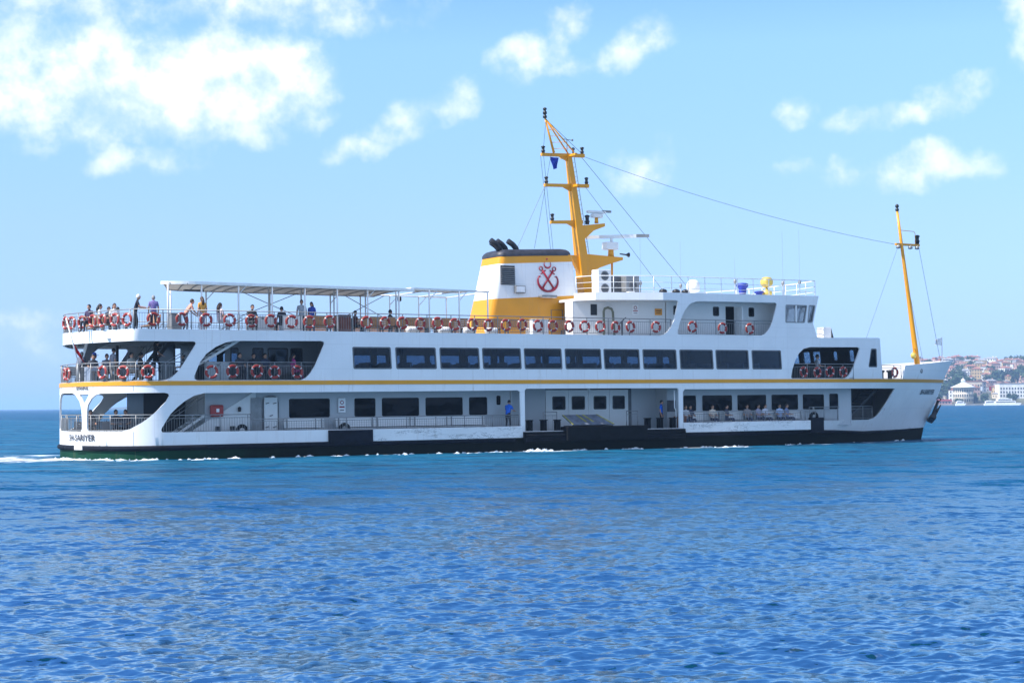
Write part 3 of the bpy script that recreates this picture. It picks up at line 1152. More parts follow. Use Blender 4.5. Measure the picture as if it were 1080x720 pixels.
def build_main_cabin():
    AFT = [(11.85, 14.32), (15.68, 17.05), (17.34, 19.74), (20.04, 22.51), (22.82, 24.11)]
    FWD = [(37.84, 38.91), (39.29, 41.71), (42.03, 44.43), (44.76, 47.04), (47.33, 49.22)]
    for sg in (-1, 1):
        y = 4.6 if sg == 1 else -4.6
        fn = (lambda u, z, off: Vector((u, -(4.6 + off), z))) if sg == -1 else (lambda u, z, off: Vector((u, 4.6 + off, z)))
        ha = [rnd(rect(a, b, 1.94, 3.05)) for a, b in AFT] + [rnd(rect(24.62, 24.99, 2.5, 3.12))]
        hf = [rnd(rect(a, b, 1.97, 3.03)) for a, b in FWD] + [rnd(rect(49.57, 50.43, 1.95, 3.06))]
        for outer, hs in ((rect(7.3, 25.6, .953, 3.455), ha), (rect(36.7, 51.4, .953, 3.455), hf)):
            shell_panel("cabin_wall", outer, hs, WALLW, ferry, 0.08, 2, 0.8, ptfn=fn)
            for h in hs:
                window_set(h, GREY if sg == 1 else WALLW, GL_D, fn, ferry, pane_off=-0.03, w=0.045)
        # gate bay: set-back wall with two pairs of doors
        fg = (lambda u, z, off: Vector((u, -(3.5 + off), z))) if sg == -1 else (lambda u, z, off: Vector((u, 3.5 + off, z)))
        wins = [rnd(rect(a, b, 2.22, 2.99)) for a, b in ((29.10, 29.98), (30.46, 31.36), (32.02, 32.90), (33.39, 34.25))]
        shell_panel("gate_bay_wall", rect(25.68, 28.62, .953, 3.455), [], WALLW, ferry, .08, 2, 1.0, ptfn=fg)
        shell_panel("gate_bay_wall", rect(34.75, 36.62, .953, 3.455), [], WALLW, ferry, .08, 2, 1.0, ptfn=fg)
        for k, (a, b) in enumerate(((28.64, 30.22), (30.24, 31.62), (31.74, 33.14), (33.16, 34.52))):
            h = wins[k]
            d = shell_panel("sliding_door", rect(a, b, .96, 3.38), [h], CLEAN, ferry, .06, 2, 1.0,
                            ptfn=lambda u, z, off: fg(u, z, off + .04))
            window_set(h, BLKP, GL_D, lambda u, z, off: fg(u, z, off + .04), d, pane_off=-0.03, flat=True)
        MB().box(31.62, 31.74, sg * 3.5 - .08, sg * 3.5 + .08, .953, 3.45).build("door_post", CLEAN, ferry)
        MB().box(34.53, 34.75, sg * 3.5 - .05, sg * 3.5 + .05, .953, 3.45).build("door_post", DGREY, ferry)
        # cross walls that close the bay
        for s in (25.6, 36.62):
            y0, y1 = sorted((sg * 3.42, sg * 4.68))
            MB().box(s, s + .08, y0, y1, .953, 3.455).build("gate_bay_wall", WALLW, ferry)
    for s in (7.22, 51.42):
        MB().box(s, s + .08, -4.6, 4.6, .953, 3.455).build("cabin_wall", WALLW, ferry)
    MB().box(4.9, 7.18, -1.5, 1.5, .953, 3.455).build("dark_stair_block", BLKP, ferry)  # stair underside and dim cabin interior, shade put into one black block
    # forward stair well: interior shade put into the dark casing and step colours
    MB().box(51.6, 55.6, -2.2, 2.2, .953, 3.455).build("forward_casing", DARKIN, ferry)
    flight("companionway", 51.7, .96, 55.0, 3.5, -3.4, -2.4, DARKIN, solid=DARKIN, railm=BLKP)
    # aft stair with its white slanted underside
    flight("companionway", 5.2, .96, 9.2, 3.5, -4.5, -3.5, CLEAN, solid=CLEAN)
    MB().prism([(5.75, .96), (10.0, 3.44), (10.0, .96)], -4.66, -4.62).build("stair_cheek", CLEAN, ferry)
    # steel door with dogs, on the aft cabin wall
    d = MB().bbox(10.44, 11.2, -4.75, -4.685, 1.1, 3.10, .03).build("steel_door", CLEAN, ferry)
    mb = MB()
    lp = smooth_loop(rect(10.40, 11.24, 1.06, 3.14), 2)
    mb.tube([(p[0], -4.71, p[1]) for p in lp], 0.028, 6, closed=True)
    mb.build("door_gasket", DGREY, d)
    for (x, z) in ((10.6, 2.75), (11.02, 2.75), (10.6, 1.5), (11.02, 1.5), (10.82, 2.1)):
        MB().tube([(x - .09, -4.79, z), (x + .09, -4.79, z + .05)], 0.022, 6).build("handle", DGREY, d)
    MB().box(9.7, 10.3, -4.72, -4.685, 1.0, 3.06).build("locker_door", GREY, ferry)
    # fire hose box
    hb_ = MB().bbox(7.42, 8.12, -4.98, -4.69, 2.10, 2.72, .08).build("hose_box", mat("hose_box_red", (.36, .03, .025), .4), ferry)
    MB().box(7.70, 7.86, -4.99, -4.982, 2.34, 2.52).build("box_plate", FLAGWHITE, hb_)
    for s in (7.75, 8.55):
        MB().box(s, s + .28, -4.72, -4.69, 1.2, 1.6).build("vent_grille", BLKP, ferry)
    MB().lathe([(.07, 0), (.09, .1), (.09, .22), (.03, .26)], (9.05, -4.78, 2.35), 10).build("deck_lamp", BLKP, ferry)
    sign_plate(ferry, 14.95, -4.685, 2.62, .42, .78, "ban")
    # pipes and cabinet at the forward cross wall of the bay
    MB().box(36.45, 36.6, -5.6, -4.9, 2.0, 2.7).build("cabinet", DGREY, ferry)
    MB().tube([(36.5, -5.75, .98), (36.5, -5.75, 2.1), (36.4, -5.75, 2.25), (36.4, -5.75, 3.3)], .035, 6).build("pipe", CLEAN, ferry)


def build_boarding():
    for sg in (-1, 1):
        def B(x0, x1, a, b, z0, z1):
            y0, y1 = sorted((sg * a, sg * b))
            return MB().bbox(x0, x1, y0, y1, z0, z1, .03)
        o = B(25.58, 36.82, 5.98, 6.30, .36, .985).build("boarding_sponson", BLACK, ferry)
        mb = MB()
        for z in (.50, .62, .80):
            y = sg * 6.31
            mb.tube([(25.6, y, z), (36.8, y, z)], .035, 6)
        mb.build("rubbing_rib", NAVY, o)
        B(28.30, 33.9, 5.7, 6.5, .44, 1.24).build("boarding_step", BLACK, ferry)
        B(13.55, 16.12, 5.99, 6.16, .60, 1.30).build("fender_panel", NAVY, ferry)
        B(46.80, 47.85, 5.99 - .2, 6.10, .55, 1.50).build("fender_panel", NAVY, ferry)
        B(16.14, 25.56, 5.99, 6.10, .66, 1.325).build("guard_panel", SCUFF, ferry)
        B(36.84, 46.78, 5.99 - .05, 6.08, .74, 1.335).build("guard_panel", SCUFF, ferry)
        for s in (26.17, 27.12, 28.05, 34.4, 35.3, 36.25):
            mb = MB()
            mb.bbox(s - .15, s + .15, sg * 5.75 - .15, sg * 5.75 + .15, .99, 1.60, .03)
            mb.bbox(s - .18, s + .18, sg * 5.75 - .18, sg * 5.75 + .18, 1.60, 1.66, .02)
            mb.build("bollard", BLACK, ferry)


def build_saloon():
    WB = [(9.0, 9.42), (10.24, 10.84), (11.11, 12.25), (12.42, 13.09)]
    for sg in (-1, 1):
        fn = (lambda u, z, off: Vector((u, -(3.6 + off), z))) if sg == -1 else (lambda u, z, off: Vector((u, 3.6 + off, z)))
        hs = [rnd(rect(a, b, 4.95, 5.74)) for a, b in WB]
        shell_panel("saloon_wall", rect(8.7, 14.0, 3.903, 6.2), hs, SHADEW, ferry, .06, 2, .8, ptfn=fn)
        for h in hs:
            window_set(h, BLKP, GL_S, fn, ferry, pane_off=-.03)
    for s in (8.62, 14.02, 44.98):
        hw = 3.6 if s < 10 else 5.88
        MB().box(s, s + .06, -hw, hw, 3.903, 6.2).build("saloon_wall", SHADEW if s < 20 else DARKIN, ferry) if s != 8.62 else \
            MB().box(s, s + .06, 0.9, hw, 3.903, 6.2).build("saloon_wall", SHADEW, ferry)
    # seats seen dimly through the saloon windows
    mb = MB()
    for k in range(24):
        s = 15.2 + k * 1.22
        for y0 in (-5.4, -2.3, 0.9, 3.8):
            mb.box(s, s + .45, y0, y0 + 1.5, 4.25, 4.33)
            mb.box(s - .1, s, y0, y0 + 1.5, 4.25, 4.95)
            mb.box(s + .1, s + .3, y0 + .6, y0 + .9, 3.91, 4.25)
    mb.build("saloon_seating", INNER, ferry)
    mb = MB()
    for s in (20, 26, 32, 38, 43):
        for y in (-2.0, 2.0):
            mb.box(s - .15, s + .15, y - .15, y + .15, 3.91, 6.2)
    mb.build("saloon_pillar", INNER, ferry)
    # forward lounge: rounded front with windows, dark lining
    def front(yy, off=0.0):
        return 53.34 + 0.6 * (1 - (abs(yy) / 5.3) ** 2) + off
    wins = [rect(a, b, 5.15, 6.02) for a, b in ((3.26, 4.2), (2.2, 2.92), (1.2, 2.0), (-2.32, -1.72), (4.5, 5.3), (-3.4, -2.8), (-5.05, -4.3))] + [rect(-.52, -.03, 5.3, 5.98)]
    outer = rect(-5.19, 5.19, 3.90, 6.62)
    ff = lambda u, z, off: Vector((front(u, off) + (6.6 - z) * .13, u, z))
    shell_panel("lounge_front", outer, [rnd(w) for w in wins], WHITE, ferry, .06, 2, .35, ptfn=ff)
    fi = lambda u, z, off: Vector((front(u, off - .075) + (6.6 - z) * .13, u, z))
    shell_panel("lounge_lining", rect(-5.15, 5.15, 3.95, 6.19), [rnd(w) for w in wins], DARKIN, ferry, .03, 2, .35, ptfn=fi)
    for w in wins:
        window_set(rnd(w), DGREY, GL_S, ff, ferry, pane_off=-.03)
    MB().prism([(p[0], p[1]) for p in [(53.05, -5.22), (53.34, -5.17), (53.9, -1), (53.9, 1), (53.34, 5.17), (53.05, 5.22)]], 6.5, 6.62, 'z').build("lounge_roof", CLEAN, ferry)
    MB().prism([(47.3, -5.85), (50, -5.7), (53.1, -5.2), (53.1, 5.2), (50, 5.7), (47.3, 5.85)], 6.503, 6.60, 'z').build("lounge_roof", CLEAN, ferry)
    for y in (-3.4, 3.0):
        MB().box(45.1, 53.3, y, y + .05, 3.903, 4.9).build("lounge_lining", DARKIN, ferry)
    # open stern of the saloon deck: stair to the top deck, posts, centre pillar with its arch
    flight("companionway", 4.9, 3.91, 6.9, 6.45, -.1, 1.2, DGREY, solid=DGREY, steps=11)
    MB().box(6.95, 7.05, -.3, 2.4, 3.91, 6.2).build("stair_back", BLKP, ferry)
    flight("companionway", 5.0, 3.91, 9.4, 6.45, -5.2, -4.2, CLEAN, solid=CLEAN)
    for s in (5.56, 8.62):
        MB().tube([(s, 5.6, 3.91), (s, 5.6, 6.24)], .09, 10).build("deck_post", DGREY, ferry)
    mb = MB()
    mb.prism([(1.85, 3.905), (2.05, 5.2), (2.35, 6.22), (2.85, 6.22), (2.45, 5.3), (2.30, 3.905)], -.22, .22)
    arch = [(2.40, 5.15), (2.62, 5.55), (2.95, 5.85), (3.4, 6.03), (3.9, 6.1), (4.6, 6.12), (4.6, 6.22), (2.6, 6.22), (2.35, 5.6)]
    mb.prism(arch, -.14, .14)
    mb.build("stern_pillar", GREY, ferry)
    MB().prism([(1.83, 3.905), (2.03, 5.2), (2.32, 6.22), (2.36, 6.22), (2.07, 5.2), (1.87, 3.905)], -.24, .24).build("pillar_flange", CLEAN, ferry)


build_main_cabin()
build_boarding()
build_saloon()


# ------------------------------------------------------------------ bridge house
def build_bridge():
    side = [(35.26, 6.588), (35.5, 6.66), (35.75, 6.80), (36.0, 7.05), (36.3, 7.57), (36.5, 8.25), (36.62, 8.64), (36.56, 8.72), (36.42, 8.745), (35.5, 8.745),
            (35.5, 9.20), (47.67, 9.26), (47.42, 8.40), (47.17, 7.50), (47.49, 6.588)]
    d2 = [(36.62, 6.68), (36.53, 6.72), (36.54, 6.9), (36.71, 7.40), (36.88, 7.80), (37.11, 8.16), (37.35, 8.44), (37.61, 8.60), (37.95, 8.70), (38.33, 8.73), (44.05, 8.77), (44.22, 8.72), (44.24, 8.6),
          (43.93, 7.69), (43.75, 7.30), (43.50, 6.98), (43.25, 6.78), (43.0, 6.69)]
    wh = [(44.92, 7.53), (44.96, 8.64), (46.68, 8.64), (46.46, 7.54)]
    wf = [(46.72, 7.54), (46.86, 8.65), (47.36, 8.65), (47.10, 7.56)]
    for sg in (-1, 1):
        fn = lambda u, z, off, sg=sg: Vector((u, sg * (6.0 + off), z))
        shell_panel("bridge_side", side, [d2, rnd(wh), rnd(wf)], WHITE, ferry, .09, 2, .3, ptfn=fn)
        w = window_set(rnd(wh), GREY, GL_B, fn, ferry, pane_off=-.04)
        MB().box(45.74, 45.84, sg * 5.99 - .03, sg * 5.99 + .03, 7.56, 8.62).build("mullion", CLEAN, w)
        window_set(rnd(wf), GREY, GL_B, fn, ferry, pane_off=-.04)
        # chamfered wings aft of the side: parapet and the walls below
        P = [(35.5, 6.0), (31.55, 4.62), (30.85, 3.3)]
        for a, b in zip(P, P[1:]):
            q = MB()
            n = Vector((b[1] - a[1], -(b[0] - a[0]))).normalized() * .09
            q.hexa([(a[0], sg * a[1], 8.745), (b[0], sg * b[1], 8.745), (b[0] + .06, sg * (b[1] - .09), 8.745), (a[0] + .03, sg * (a[1] - .09), 8.745),
                    (a[0], sg * a[1], 9.20), (b[0], sg * b[1], 9.20), (b[0] + .06, sg * (b[1] - .09), 9.20), (a[0] + .03, sg * (a[1] - .09), 9.20)])
            q.build("wing_parapet", WHITE, ferry)
        # recessed walls
        W = [(44.4, 4.55), (36.75, 4.55), (36.7, 4.5), (33.45, 3.45), (30.95, 3.1), (30.95, 2.2)]
        mbs = MB()
        for a, b in ((W[0], W[1]),):
            pass
        hs = [rnd(rect(a, b, 7.95, 8.50)) for a, b in ((37.3, 37.85), (40.33, 40.77), (42.2, 42.58), (43.14, 43.55))]
        f2 = lambda u, z, off, sg=sg: Vector((u, sg * (4.55 + off), z))
        shell_panel("deckhouse_wall", rect(36.75, 45.9, 6.503, 8.745), hs + [rect(41.30, 42.02, 6.6, 8.55)], CLEAN, ferry, .07, 2, .8, ptfn=f2)
        for h in hs:
            window_set(h, BLKP, GL_D, f2, ferry, pane_off=-.03)
        # the open door and the dark room behind it
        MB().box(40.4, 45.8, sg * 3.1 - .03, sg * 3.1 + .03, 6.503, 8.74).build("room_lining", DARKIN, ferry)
        d = MB().box(42.0, 42.06, *sorted((sg * 4.64, sg * 5.35)), 6.56, 8.5).build("open_door", CLEAN, ferry)
        for a, b in ((W[2], W[3]), (W[3], W[4]), (W[4], W[5])):
            q = MB()
            dx, dy = b[0] - a[0], b[1] - a[1]
            L = math.hypot(dx, dy)
            nx, ny = -dy / L * .07, dx / L * .07
            q.hexa([(a[0], sg * a[1], 6.503), (b[0], sg * b[1], 6.503), (b[0] - nx, sg * (b[1] - abs(ny)), 6.503), (a[0] - nx, sg * (a[1] - abs(ny)), 6.503),
                    (a[0], sg * a[1], 8.745), (b[0], sg * b[1], 8.745), (b[0] - nx, sg * (b[1] - abs(ny)), 8.745), (a[0] - nx, sg * (a[1] - abs(ny)), 8.745)])
            q.build("deckhouse_wall", CLEAN, ferry)
        MB().box(36.66, 36.74, *sorted((sg * 4.5, sg * 5.88)), 6.6, 8.745).build("deckhouse_wall", WALLW, ferry) if False else None
        # cross screen behind the pillar between the two recesses
    # small window, notices, hose pipe on the wing wall
    A, Bp = Vector((36.7, -4.5, 0)), Vector((33.45, -3.45, 0))
    C2 = Vector((30.95, -3.1, 0))
    fw_ = lambda u, z, off: Vector((33.45 + (C2.x - 33.45) * u, -3.45 + .35 * u, z)) + Vector((-.139, -.990, 0)) * (off + .02)
    window_set([(.55, 7.93), (.55, 8.55), (.40, 8.55), (.40, 7.93)], BLKP, BLKP, fw_, ferry, w=.03, pane_off=.0)
    def wing(t, off=0.02):
        return A.lerp(Bp, t) + Vector((-.307, -.952, 0)) * off
    ang = math.atan2(-(Bp - A).y, -(Bp - A).x)
    for t, z, w, h, k in ((.56, 8.25, .40, .62, "ban"), (.13, 8.12, .46, .40, "orange")):
        p = wing(t, .03)
        o = sign_plate(ferry, 0, 0, 0, w, h, k)
        o.location = (p.x, p.y, z)
        o.rotation_euler = (0, 0, ang)
    p = Vector((33.1, -3.55, 0))
    mb = MB()
    mb.tube([(32.7, -3.72, 6.6), (32.7, -3.72, 8.1), (32.78, -3.72, 8.3), (33.0, -3.74, 8.36), (33.25, -3.76, 8.28), (33.32, -3.78, 8.1), (33.4, -3.80, 6.6)], .075, 8)
    mb.build("hose", mat("grey_green_hose", (.16, .17, .12), .6, vary=.2), ferry)
    MB().tube([(33.5, -4.2, 7.35), (33.95, -4.25, 7.75)], .035, 6).build("monitor_nozzle", DGREY, ferry)
    MB().tube([(33.7, -4.2, 6.5), (33.7, -4.2, 7.55)], .05, 8).build("monitor_stand", DGREY, ferry)
    # bridge roof
    roof = [(30.95, -3.3), (31.62, -4.55), (35.5, -5.9), (47.5, -5.9), (48.2, -3.5), (48.5, 0), (48.2, 3.5), (47.5, 5.9), (35.5, 5.9), (31.62, 4.55), (30.95, 3.3)]
    MB().prism(roof, 8.75, 8.9, 'z').build("bridge_roof", CLEAN, ferry)
    # wheelhouse front
    shell_panel("wheelhouse_front", rect(-5.9, 5.9, 6.60, 9.2), [rect(-5.5 + k * 1.6, -4.1 + k * 1.6, 7.55, 8.6) for k in range(7)], WHITE, ferry, .06, 2, .5,
                ptfn=lambda u, z, off: Vector((47.1 + max(0, (z - 7.5)) * .28 + max(0, 7.5 - z) * .3 + .9 * (1 - (abs(u) / 6) ** 2) + off, u, z)))
    # ventilator cowl on the lounge roof
    MB().bbox(50.3, 50.95, -3.4, -2.7, 6.60, 7.42, .02).build("ventilator", CLEAN, ferry)
    MB().prism([(50.97, 6.62), (51.2, 6.62), (50.97, 7.35)], -3.38, -2.72).build("ventilator_flap", BLKP, ferry)


# ------------------------------------------------------------------ funnel
def rr_section(s0, s1, hy, z, rb, rf, tilt, n=8):
    """rounded rectangle section: big radius aft, small forward"""
    pts = []
    for cx, cy, r, a0 in ((s1 - rf, -(hy - rf), rf, -pi / 2), (s1 - rf, hy - rf, rf, 0), (s0 + rb, hy - rb, rb, pi / 2), (s0 + rb, -(hy - rb), rb, pi)):
        for k in range(n + 1):
            a = a0 + k * pi / 2 / n
            x = cx + r * cos(a)
            pts.append((x, cy + r * sin(a), z + tilt * (x - 28.6)))
    return pts


def funnel_sec(z):
    """fore and aft ends and half breadth at height z"""
    t = (z - 6.5) / (11.7 - 6.5)
    return 25.70 + 1.22 * t, 32.72 - .62 * t, 1.42 - .17 * t


def loft(secs, caps=True):
    mb = MB()
    rows = [[mb.bm.verts.new(p) for p in s] for s in secs]
    n = len(rows[0])
    for a, b in zip(rows, rows[1:]):
        for k in range(n):
            f = mb.face([a[k], a[(k + 1) % n], b[(k + 1) % n], b[k]])
            f.smooth = True
    if caps:
        mb.face(rows[0][::-1])
        mb.face(rows[-1])
    return mb


def tube_on(mb, pts2, r, s0, z0, fnp):
    mb.tube([fnp(s0 + a, z0 + b) for a, b in pts2], r, 6)


def build_funnel():
    root = empty("funnel", (0, 0, 0), 0, ferry)

    def sec(z, grow=0.0, tl=None):
        a, b, h = funnel_sec(z)
        tilt = 0.058 * min(1, max(0, (z - 7.0) / 2.0)) if tl is None else tl
        return rr_section(a - grow, b + grow, h + grow, z, .45, .30, tilt)
    for z0, z1, mm, nm in ((6.503, 9.02, YELLOW, "funnel_base"), (9.02, 11.12, WHITE, "funnel_band"), (11.12, 11.55, YELLOW, "funnel_band")):
        zs = np.linspace(z0, z1, 5)
        loft([sec(z) for z in zs], caps=False).build(nm, mm, root, smooth=40)
    # dark cap with rounded shoulders
    secs = []
    for z, g in ((11.55, .03), (11.70, .03), (11.83, -.05), (11.93, -.18), (11.99, -.40), (12.01, -.75)):
        a, b, h = funnel_sec(11.6)
        secs.append(rr_section(a - g, b + g, h + g, z, max(.25, .5 + g * .3), max(.25, .55 + g * .3), .045))
    loft(secs).build("funnel_cap", SOOT, root, smooth=50)
    for k, (s, y) in enumerate(((27.2, -.7), (27.75, -.5), (28.4, -.7), (27.9, .5))):
        mb = MB()
        mb.tube([(s, y, 11.9), (s - .05, y, 12.05), (s - .28, y, 12.28), (s - .62, y, 12.48)], .17, 12)
        mb.build("exhaust_pipe", BLKP, root)

    def onf(s, z, off=.02):
        a, b, h = funnel_sec(z)
        return Vector((s, -(h + off), z))
    # louvre
    lv = MB()
    lv.hexa([onf(26.90, 9.76, .0), onf(27.88, 9.76, .0), onf(27.88, 9.76, .05), onf(26.90, 9.76, .05),
             onf(26.90, 10.92, .0), onf(27.88, 10.92, .0), onf(27.88, 10.92, .05), onf(26.90, 10.92, .05)])
    lv.mi = 1
    for k in range(9):
        z = 9.84 + k * .118
        lv.hexa([onf(26.90, z, .05), onf(27.88, z, .05), onf(27.88, z - .03, .11), onf(26.90, z - .03, .11),
                 onf(26.90, z + .03, .05), onf(27.88, z + .03, .05), onf(27.88, z, .11), onf(26.90, z, .11)])
    lv.build("louvre", [BLKP, GREY], root)
    fl = MB()
    fl.bbox(27.80, 28.50, -1.56, -1.36, 9.26, 9.72, .02)
    fl.mi = 1
    fl.box(27.86, 28.44, -1.575, -1.562, 9.32, 9.66)
    fl.build("floodlight", [GREY, FLAGWHITE], root)
    fl = MB().bbox(29.5, 30.6, -1.80, -1.38, 9.05, 9.18, .02)
    fl.mi = 1
    fl.box(29.55, 30.55, -1.78, -1.5, 9.02, 9.048)
    fl.build("floodlight", [GREY, FLAGWHITE], root)
    # access door frame on the base
    lp = rect(30.4, 31.2, 6.6, 8.3)
    MB().tube([onf(p[0], p[1], .01) for p in lp], .025, 6, closed=True).build("access_hatch", DGREY, root)
    MB().bbox(31.3, 31.75, -1.50, -1.38, 7.95, 8.1, .01).build("cable_box", DGREY, root)
    # emblem: two crossed red anchors under a crescent
    em = MB()
    c_s, c_z = 30.22, 10.12

    def E(a, b):
        return onf(c_s + a, c_z + b, .035)
    for sg in (-1, 1):
        def tr(a, b):   # anchor leaning so that its crown is low on side sg, ring high on the other
            t = sg * radians(36)
            return E(a * cos(t) - b * sin(t) + 0.0, a * sin(t) + b * cos(t) + .05)
        tr2 = lambda a, b: tr(a * sg, b)
        em.tube([tr2(0, .68), tr2(0, -.72)], .06, 6)
        em.tube([tr2(-.20, .54), tr2(.20, .54)], .04, 6)
        em.tube([tr2(.12 * cos(k * pi / 6), .80 + .12 * sin(k * pi / 6)) for k in range(12)], .03, 6, closed=True)
        arc = [tr2(.60 * sin(a), -.26 - .48 * cos(a)) for a in np.linspace(-1.75, 1.75, 15)]
        em.tube(arc, [.03 + .06 * (1 - abs(k - 7) / 7) for k in range(15)], 6)
        for a in (-1.75, 1.75):
            p = (.60 * sin(a), -.26 - .48 * cos(a))
            em.tube([tr2(p[0] - .10 * np.sign(a), p[1] + .02), tr2(p[0] + .03 * np.sign(a), p[1] - .10)], [.02, .05], 6)
    em.tube([E(.235 * sin(a), .98 - .235 * cos(a)) for a in np.linspace(-2.2, 2.2, 15)], [.012 + .045 * (1 - abs(k - 7) / 7) for k in range(15)], 6)
    em.ball(E(-.03, 1.30), .055, 8, 6)
    em.build("anchor_emblem", EMBL, root)
    # ladder at the fore side
    mb = MB()
    for y in (-1.15, -.75):
        mb.tube([(32.55, y, 6.6), (31.95, y, 11.3)], .02, 6)
    for k in range(14):
        t = k / 14
        mb.tube([(32.55 - .6 * t, -1.15, 6.8 + 4.5 * t), (32.55 - .6 * t, -.75, 6.8 + 4.5 * t)], .014, 5)
    for k in range(5):
        t = .35 + k * .14
        x, z = 32.55 - .6 * t, 6.6 + 4.7 * t
        mb.tube([(x + .38 * sin(a), -.95 - .38 * cos(a), z) for a in np.linspace(-pi * .1, pi * 1.1, 8)], .014, 5)
    mb.build("ladder", CLEAN, root)


# ------------------------------------------------------------------ masts
def lamp_at(parent, p, name="mast_light", s=1.0):
    x, y, z = p
    o = MB().lathe([(.10 * s, 0), (.10 * s, .10 * s), (.13 * s, .12 * s), (.13 * s, .16 * s), (.09 * s, .18 * s), (.09 * s, .34 * s), (.13 * s, .36 * s), (.13 * s, .42 * s), (.05 * s, .46 * s)], (x, y, z), 10).build(name, BLKP, parent)
    return o


def build_main_mast():
    root = empty("main_mast", (0, 0, 0), 0, ferry)
    MASTY = YELLOW

    def cx(z):
        return 33.86 - (z - 9.0) * .133

    def w(z):
        t = (z - 8.9) / 9.3
        return .36 - .22 * t, .42 - .26 * t
    secs = []
    for z in np.linspace(8.9, 18.2, 8):
        a, b = w(z)
        c = cx(z)
        secs.append([(c - a, -b, z), (c + a, -b, z), (c + a, b, z), (c - a, b, z)])
    mb = MB()
    rows = [[mb.bm.verts.new(p) for p in s] for s in secs]
    for a, b in zip(rows, rows[1:]):
        for k in range(4):
            mb.face([a[k], a[(k + 1) % 4], b[(k + 1) % 4], b[k]])
    mb.face(rows[-1])
    mb.build("mast_column", MASTY, root)
    # crossarms run athwart the mast, swept a little up
    for z, ap, af, nm in ((18.05, 2.0, 1.15, "crossarm"), (16.15, 2.05, 1.2, "crossarm"), (13.85, 1.95, .4, "crossarm")):
        c = cx(z)
        mb = MB()
        # photo shows the arms mostly fore and aft on this quarter view
        mb.hexa([(c - ap, -.10, z - .08), (c + af, -.10, z + .02), (c + af, .10, z + .02), (c - ap, .10, z - .08),
                 (c - ap, -.10, z + .10), (c + af, -.10, z + .24), (c + af, .10, z + .24), (c - ap, .10, z + .10)])
        mb.prism([(c - .75, z - .02), (c + .2, z - .45), (c + .2, z)], -.06, .06)
        mb.build(nm, MASTY, root)
        lamp_at(root, (c - ap + .14, 0, z + .10))
        if af > .6:
            lamp_at(root, (c + af - .14, 0, z + .22))
    # cross beams to port and starboard
    for z, hw in ((18.05, .9), (16.15, .7)):
        c = cx(z)
        MB().box(c - .08, c + .08, -hw, hw, z - .02, z + .12).build("crossarm", MASTY, root)
    # topmast: raked tripod with rungs
    tp = Vector((30.95, 0, 20.36))
    f1, f2, f3 = Vector((31.52, -.1, 18.2)), Vector((32.85, -.35, 18.3)), Vector((32.85, .35, 18.3))
    mb = MB()
    mb.tube([f1, tp], [.08, .05], 8)
    mb.tube([f2, tp], [.05, .04], 8)
    mb.tube([f3, tp], [.05, .04], 8)
    for t in (.12, .3, .48, .66):
        mb.tube([f1.lerp(tp, t), f2.lerp(tp, t)], .016, 5)
    mb.build("topmast", MASTY, root)
    o = MB().lathe([(.10, 0), (.13, .02), (.13, .14), (.08, .16), (.08, .24), (.13, .26), (.13, .4), (.08, .42), (.08, .5), (.12, .52), (.12, .62), (.04, .66)], (tp.x, 0, tp.z), 10).build("masthead_light", BLKP, root)
    # wind vane and small instruments
    mb = MB()
    mb.tube([(32.55, 0, 18.3), (32.55, 0, 19.1)], .02, 6)
    mb.tube([(32.25, 0, 19.15), (32.9, 0, 19.1)], .02, 6)
    mb.ball((32.95, 0, 19.12), .07)
    mb.build("wind_vane", DGREY, root)
    MB().lathe([(.06, 0), (.06, .2), (.11, .24), (.11, .34), (.02, .4)], (33.0, 0, 18.27), 10).build("small_antenna", DGREY, root)
    # ladder up the fore side
    mb = MB()
    for y in (-.16, .16):
        mb.tube([(cx(9.2) + .62, y, 9.2), (cx(18) + .32, y, 18.0)], .018, 6)
    for k in range(30):
        t = k / 30
        x = cx(9.2) + .62 + (cx(18) + .32 - cx(9.2) - .62) * t
        mb.tube([(x, -.16, 9.2 + 8.8 * t), (x, .16, 9.2 + 8.8 * t)], .012, 5)
    mb.build("ladder", GREY, root)
    # upper radar shelf
    c = cx(13.7)
    MB().prism([(c + .1, 12.9), (c + .1, 13.75), (c + .35, 13.75), (c + 1.95, 13.95), (c + 1.95, 13.75), (c + 1.1, 13.45), (c + .5, 12.95)], -.22, .22).build("radar_shelf", MASTY, root)
    r = empty("radar", (0, 0, 0), 0, ferry)
    MB().lathe([(.13, 0), (.11, .38)], (c + 1.45, 0, 13.95), 10).build("pedestal", MASTY, r)
    mb = MB()
    mb.bbox(c + 1.1, c + 1.85, -.2, .2, 14.30, 14.55, .04)
    mb.bbox(c + .75, c + 2.1, -.12, .12, 14.58, 14.74, .03)
    mb.build("scanner_gearbox", CLEAN, r)
    MB().bbox(c + 1.9, c + 2.55, -.08, .08, 14.66, 14.80, .02).build("scanner_arm", GREY, r)
    lamp_at(root, (c + .75, 0, 13.85), s=1.3)
    # lower shelf with the big scanner
    c = cx(11.4)
    MB().prism([(c + .2, 10.0), (c + .2, 11.95), (36.5, 11.83), (36.5, 11.66), (35.6, 11.4), (34.7, 11.1), (34.1, 10.7)], -.25, .25).build("radar_shelf", MASTY, root)
    MB().prism([(c - .2, 10.6), (c - .9, 11.85), (c - .2, 11.85)], -.15, .15).build("mast_bracket", MASTY, root)
    r = empty("radar", (0, 0, 0), 0, ferry)
    MB().lathe([(.2, 0), (.17, .5)], (35.75, 0, 11.85), 12).build("pedestal", MASTY, r)
    mb = MB()
    mb.bbox(35.25, 36.15, -.3, .3, 12.30, 12.78, .05)
    mb.tube([(35.8, 0, 12.7), (35.8, 0, 13.1)], .09, 8)
    mb.build("scanner_gearbox", CLEAN, r)
    mb = MB()
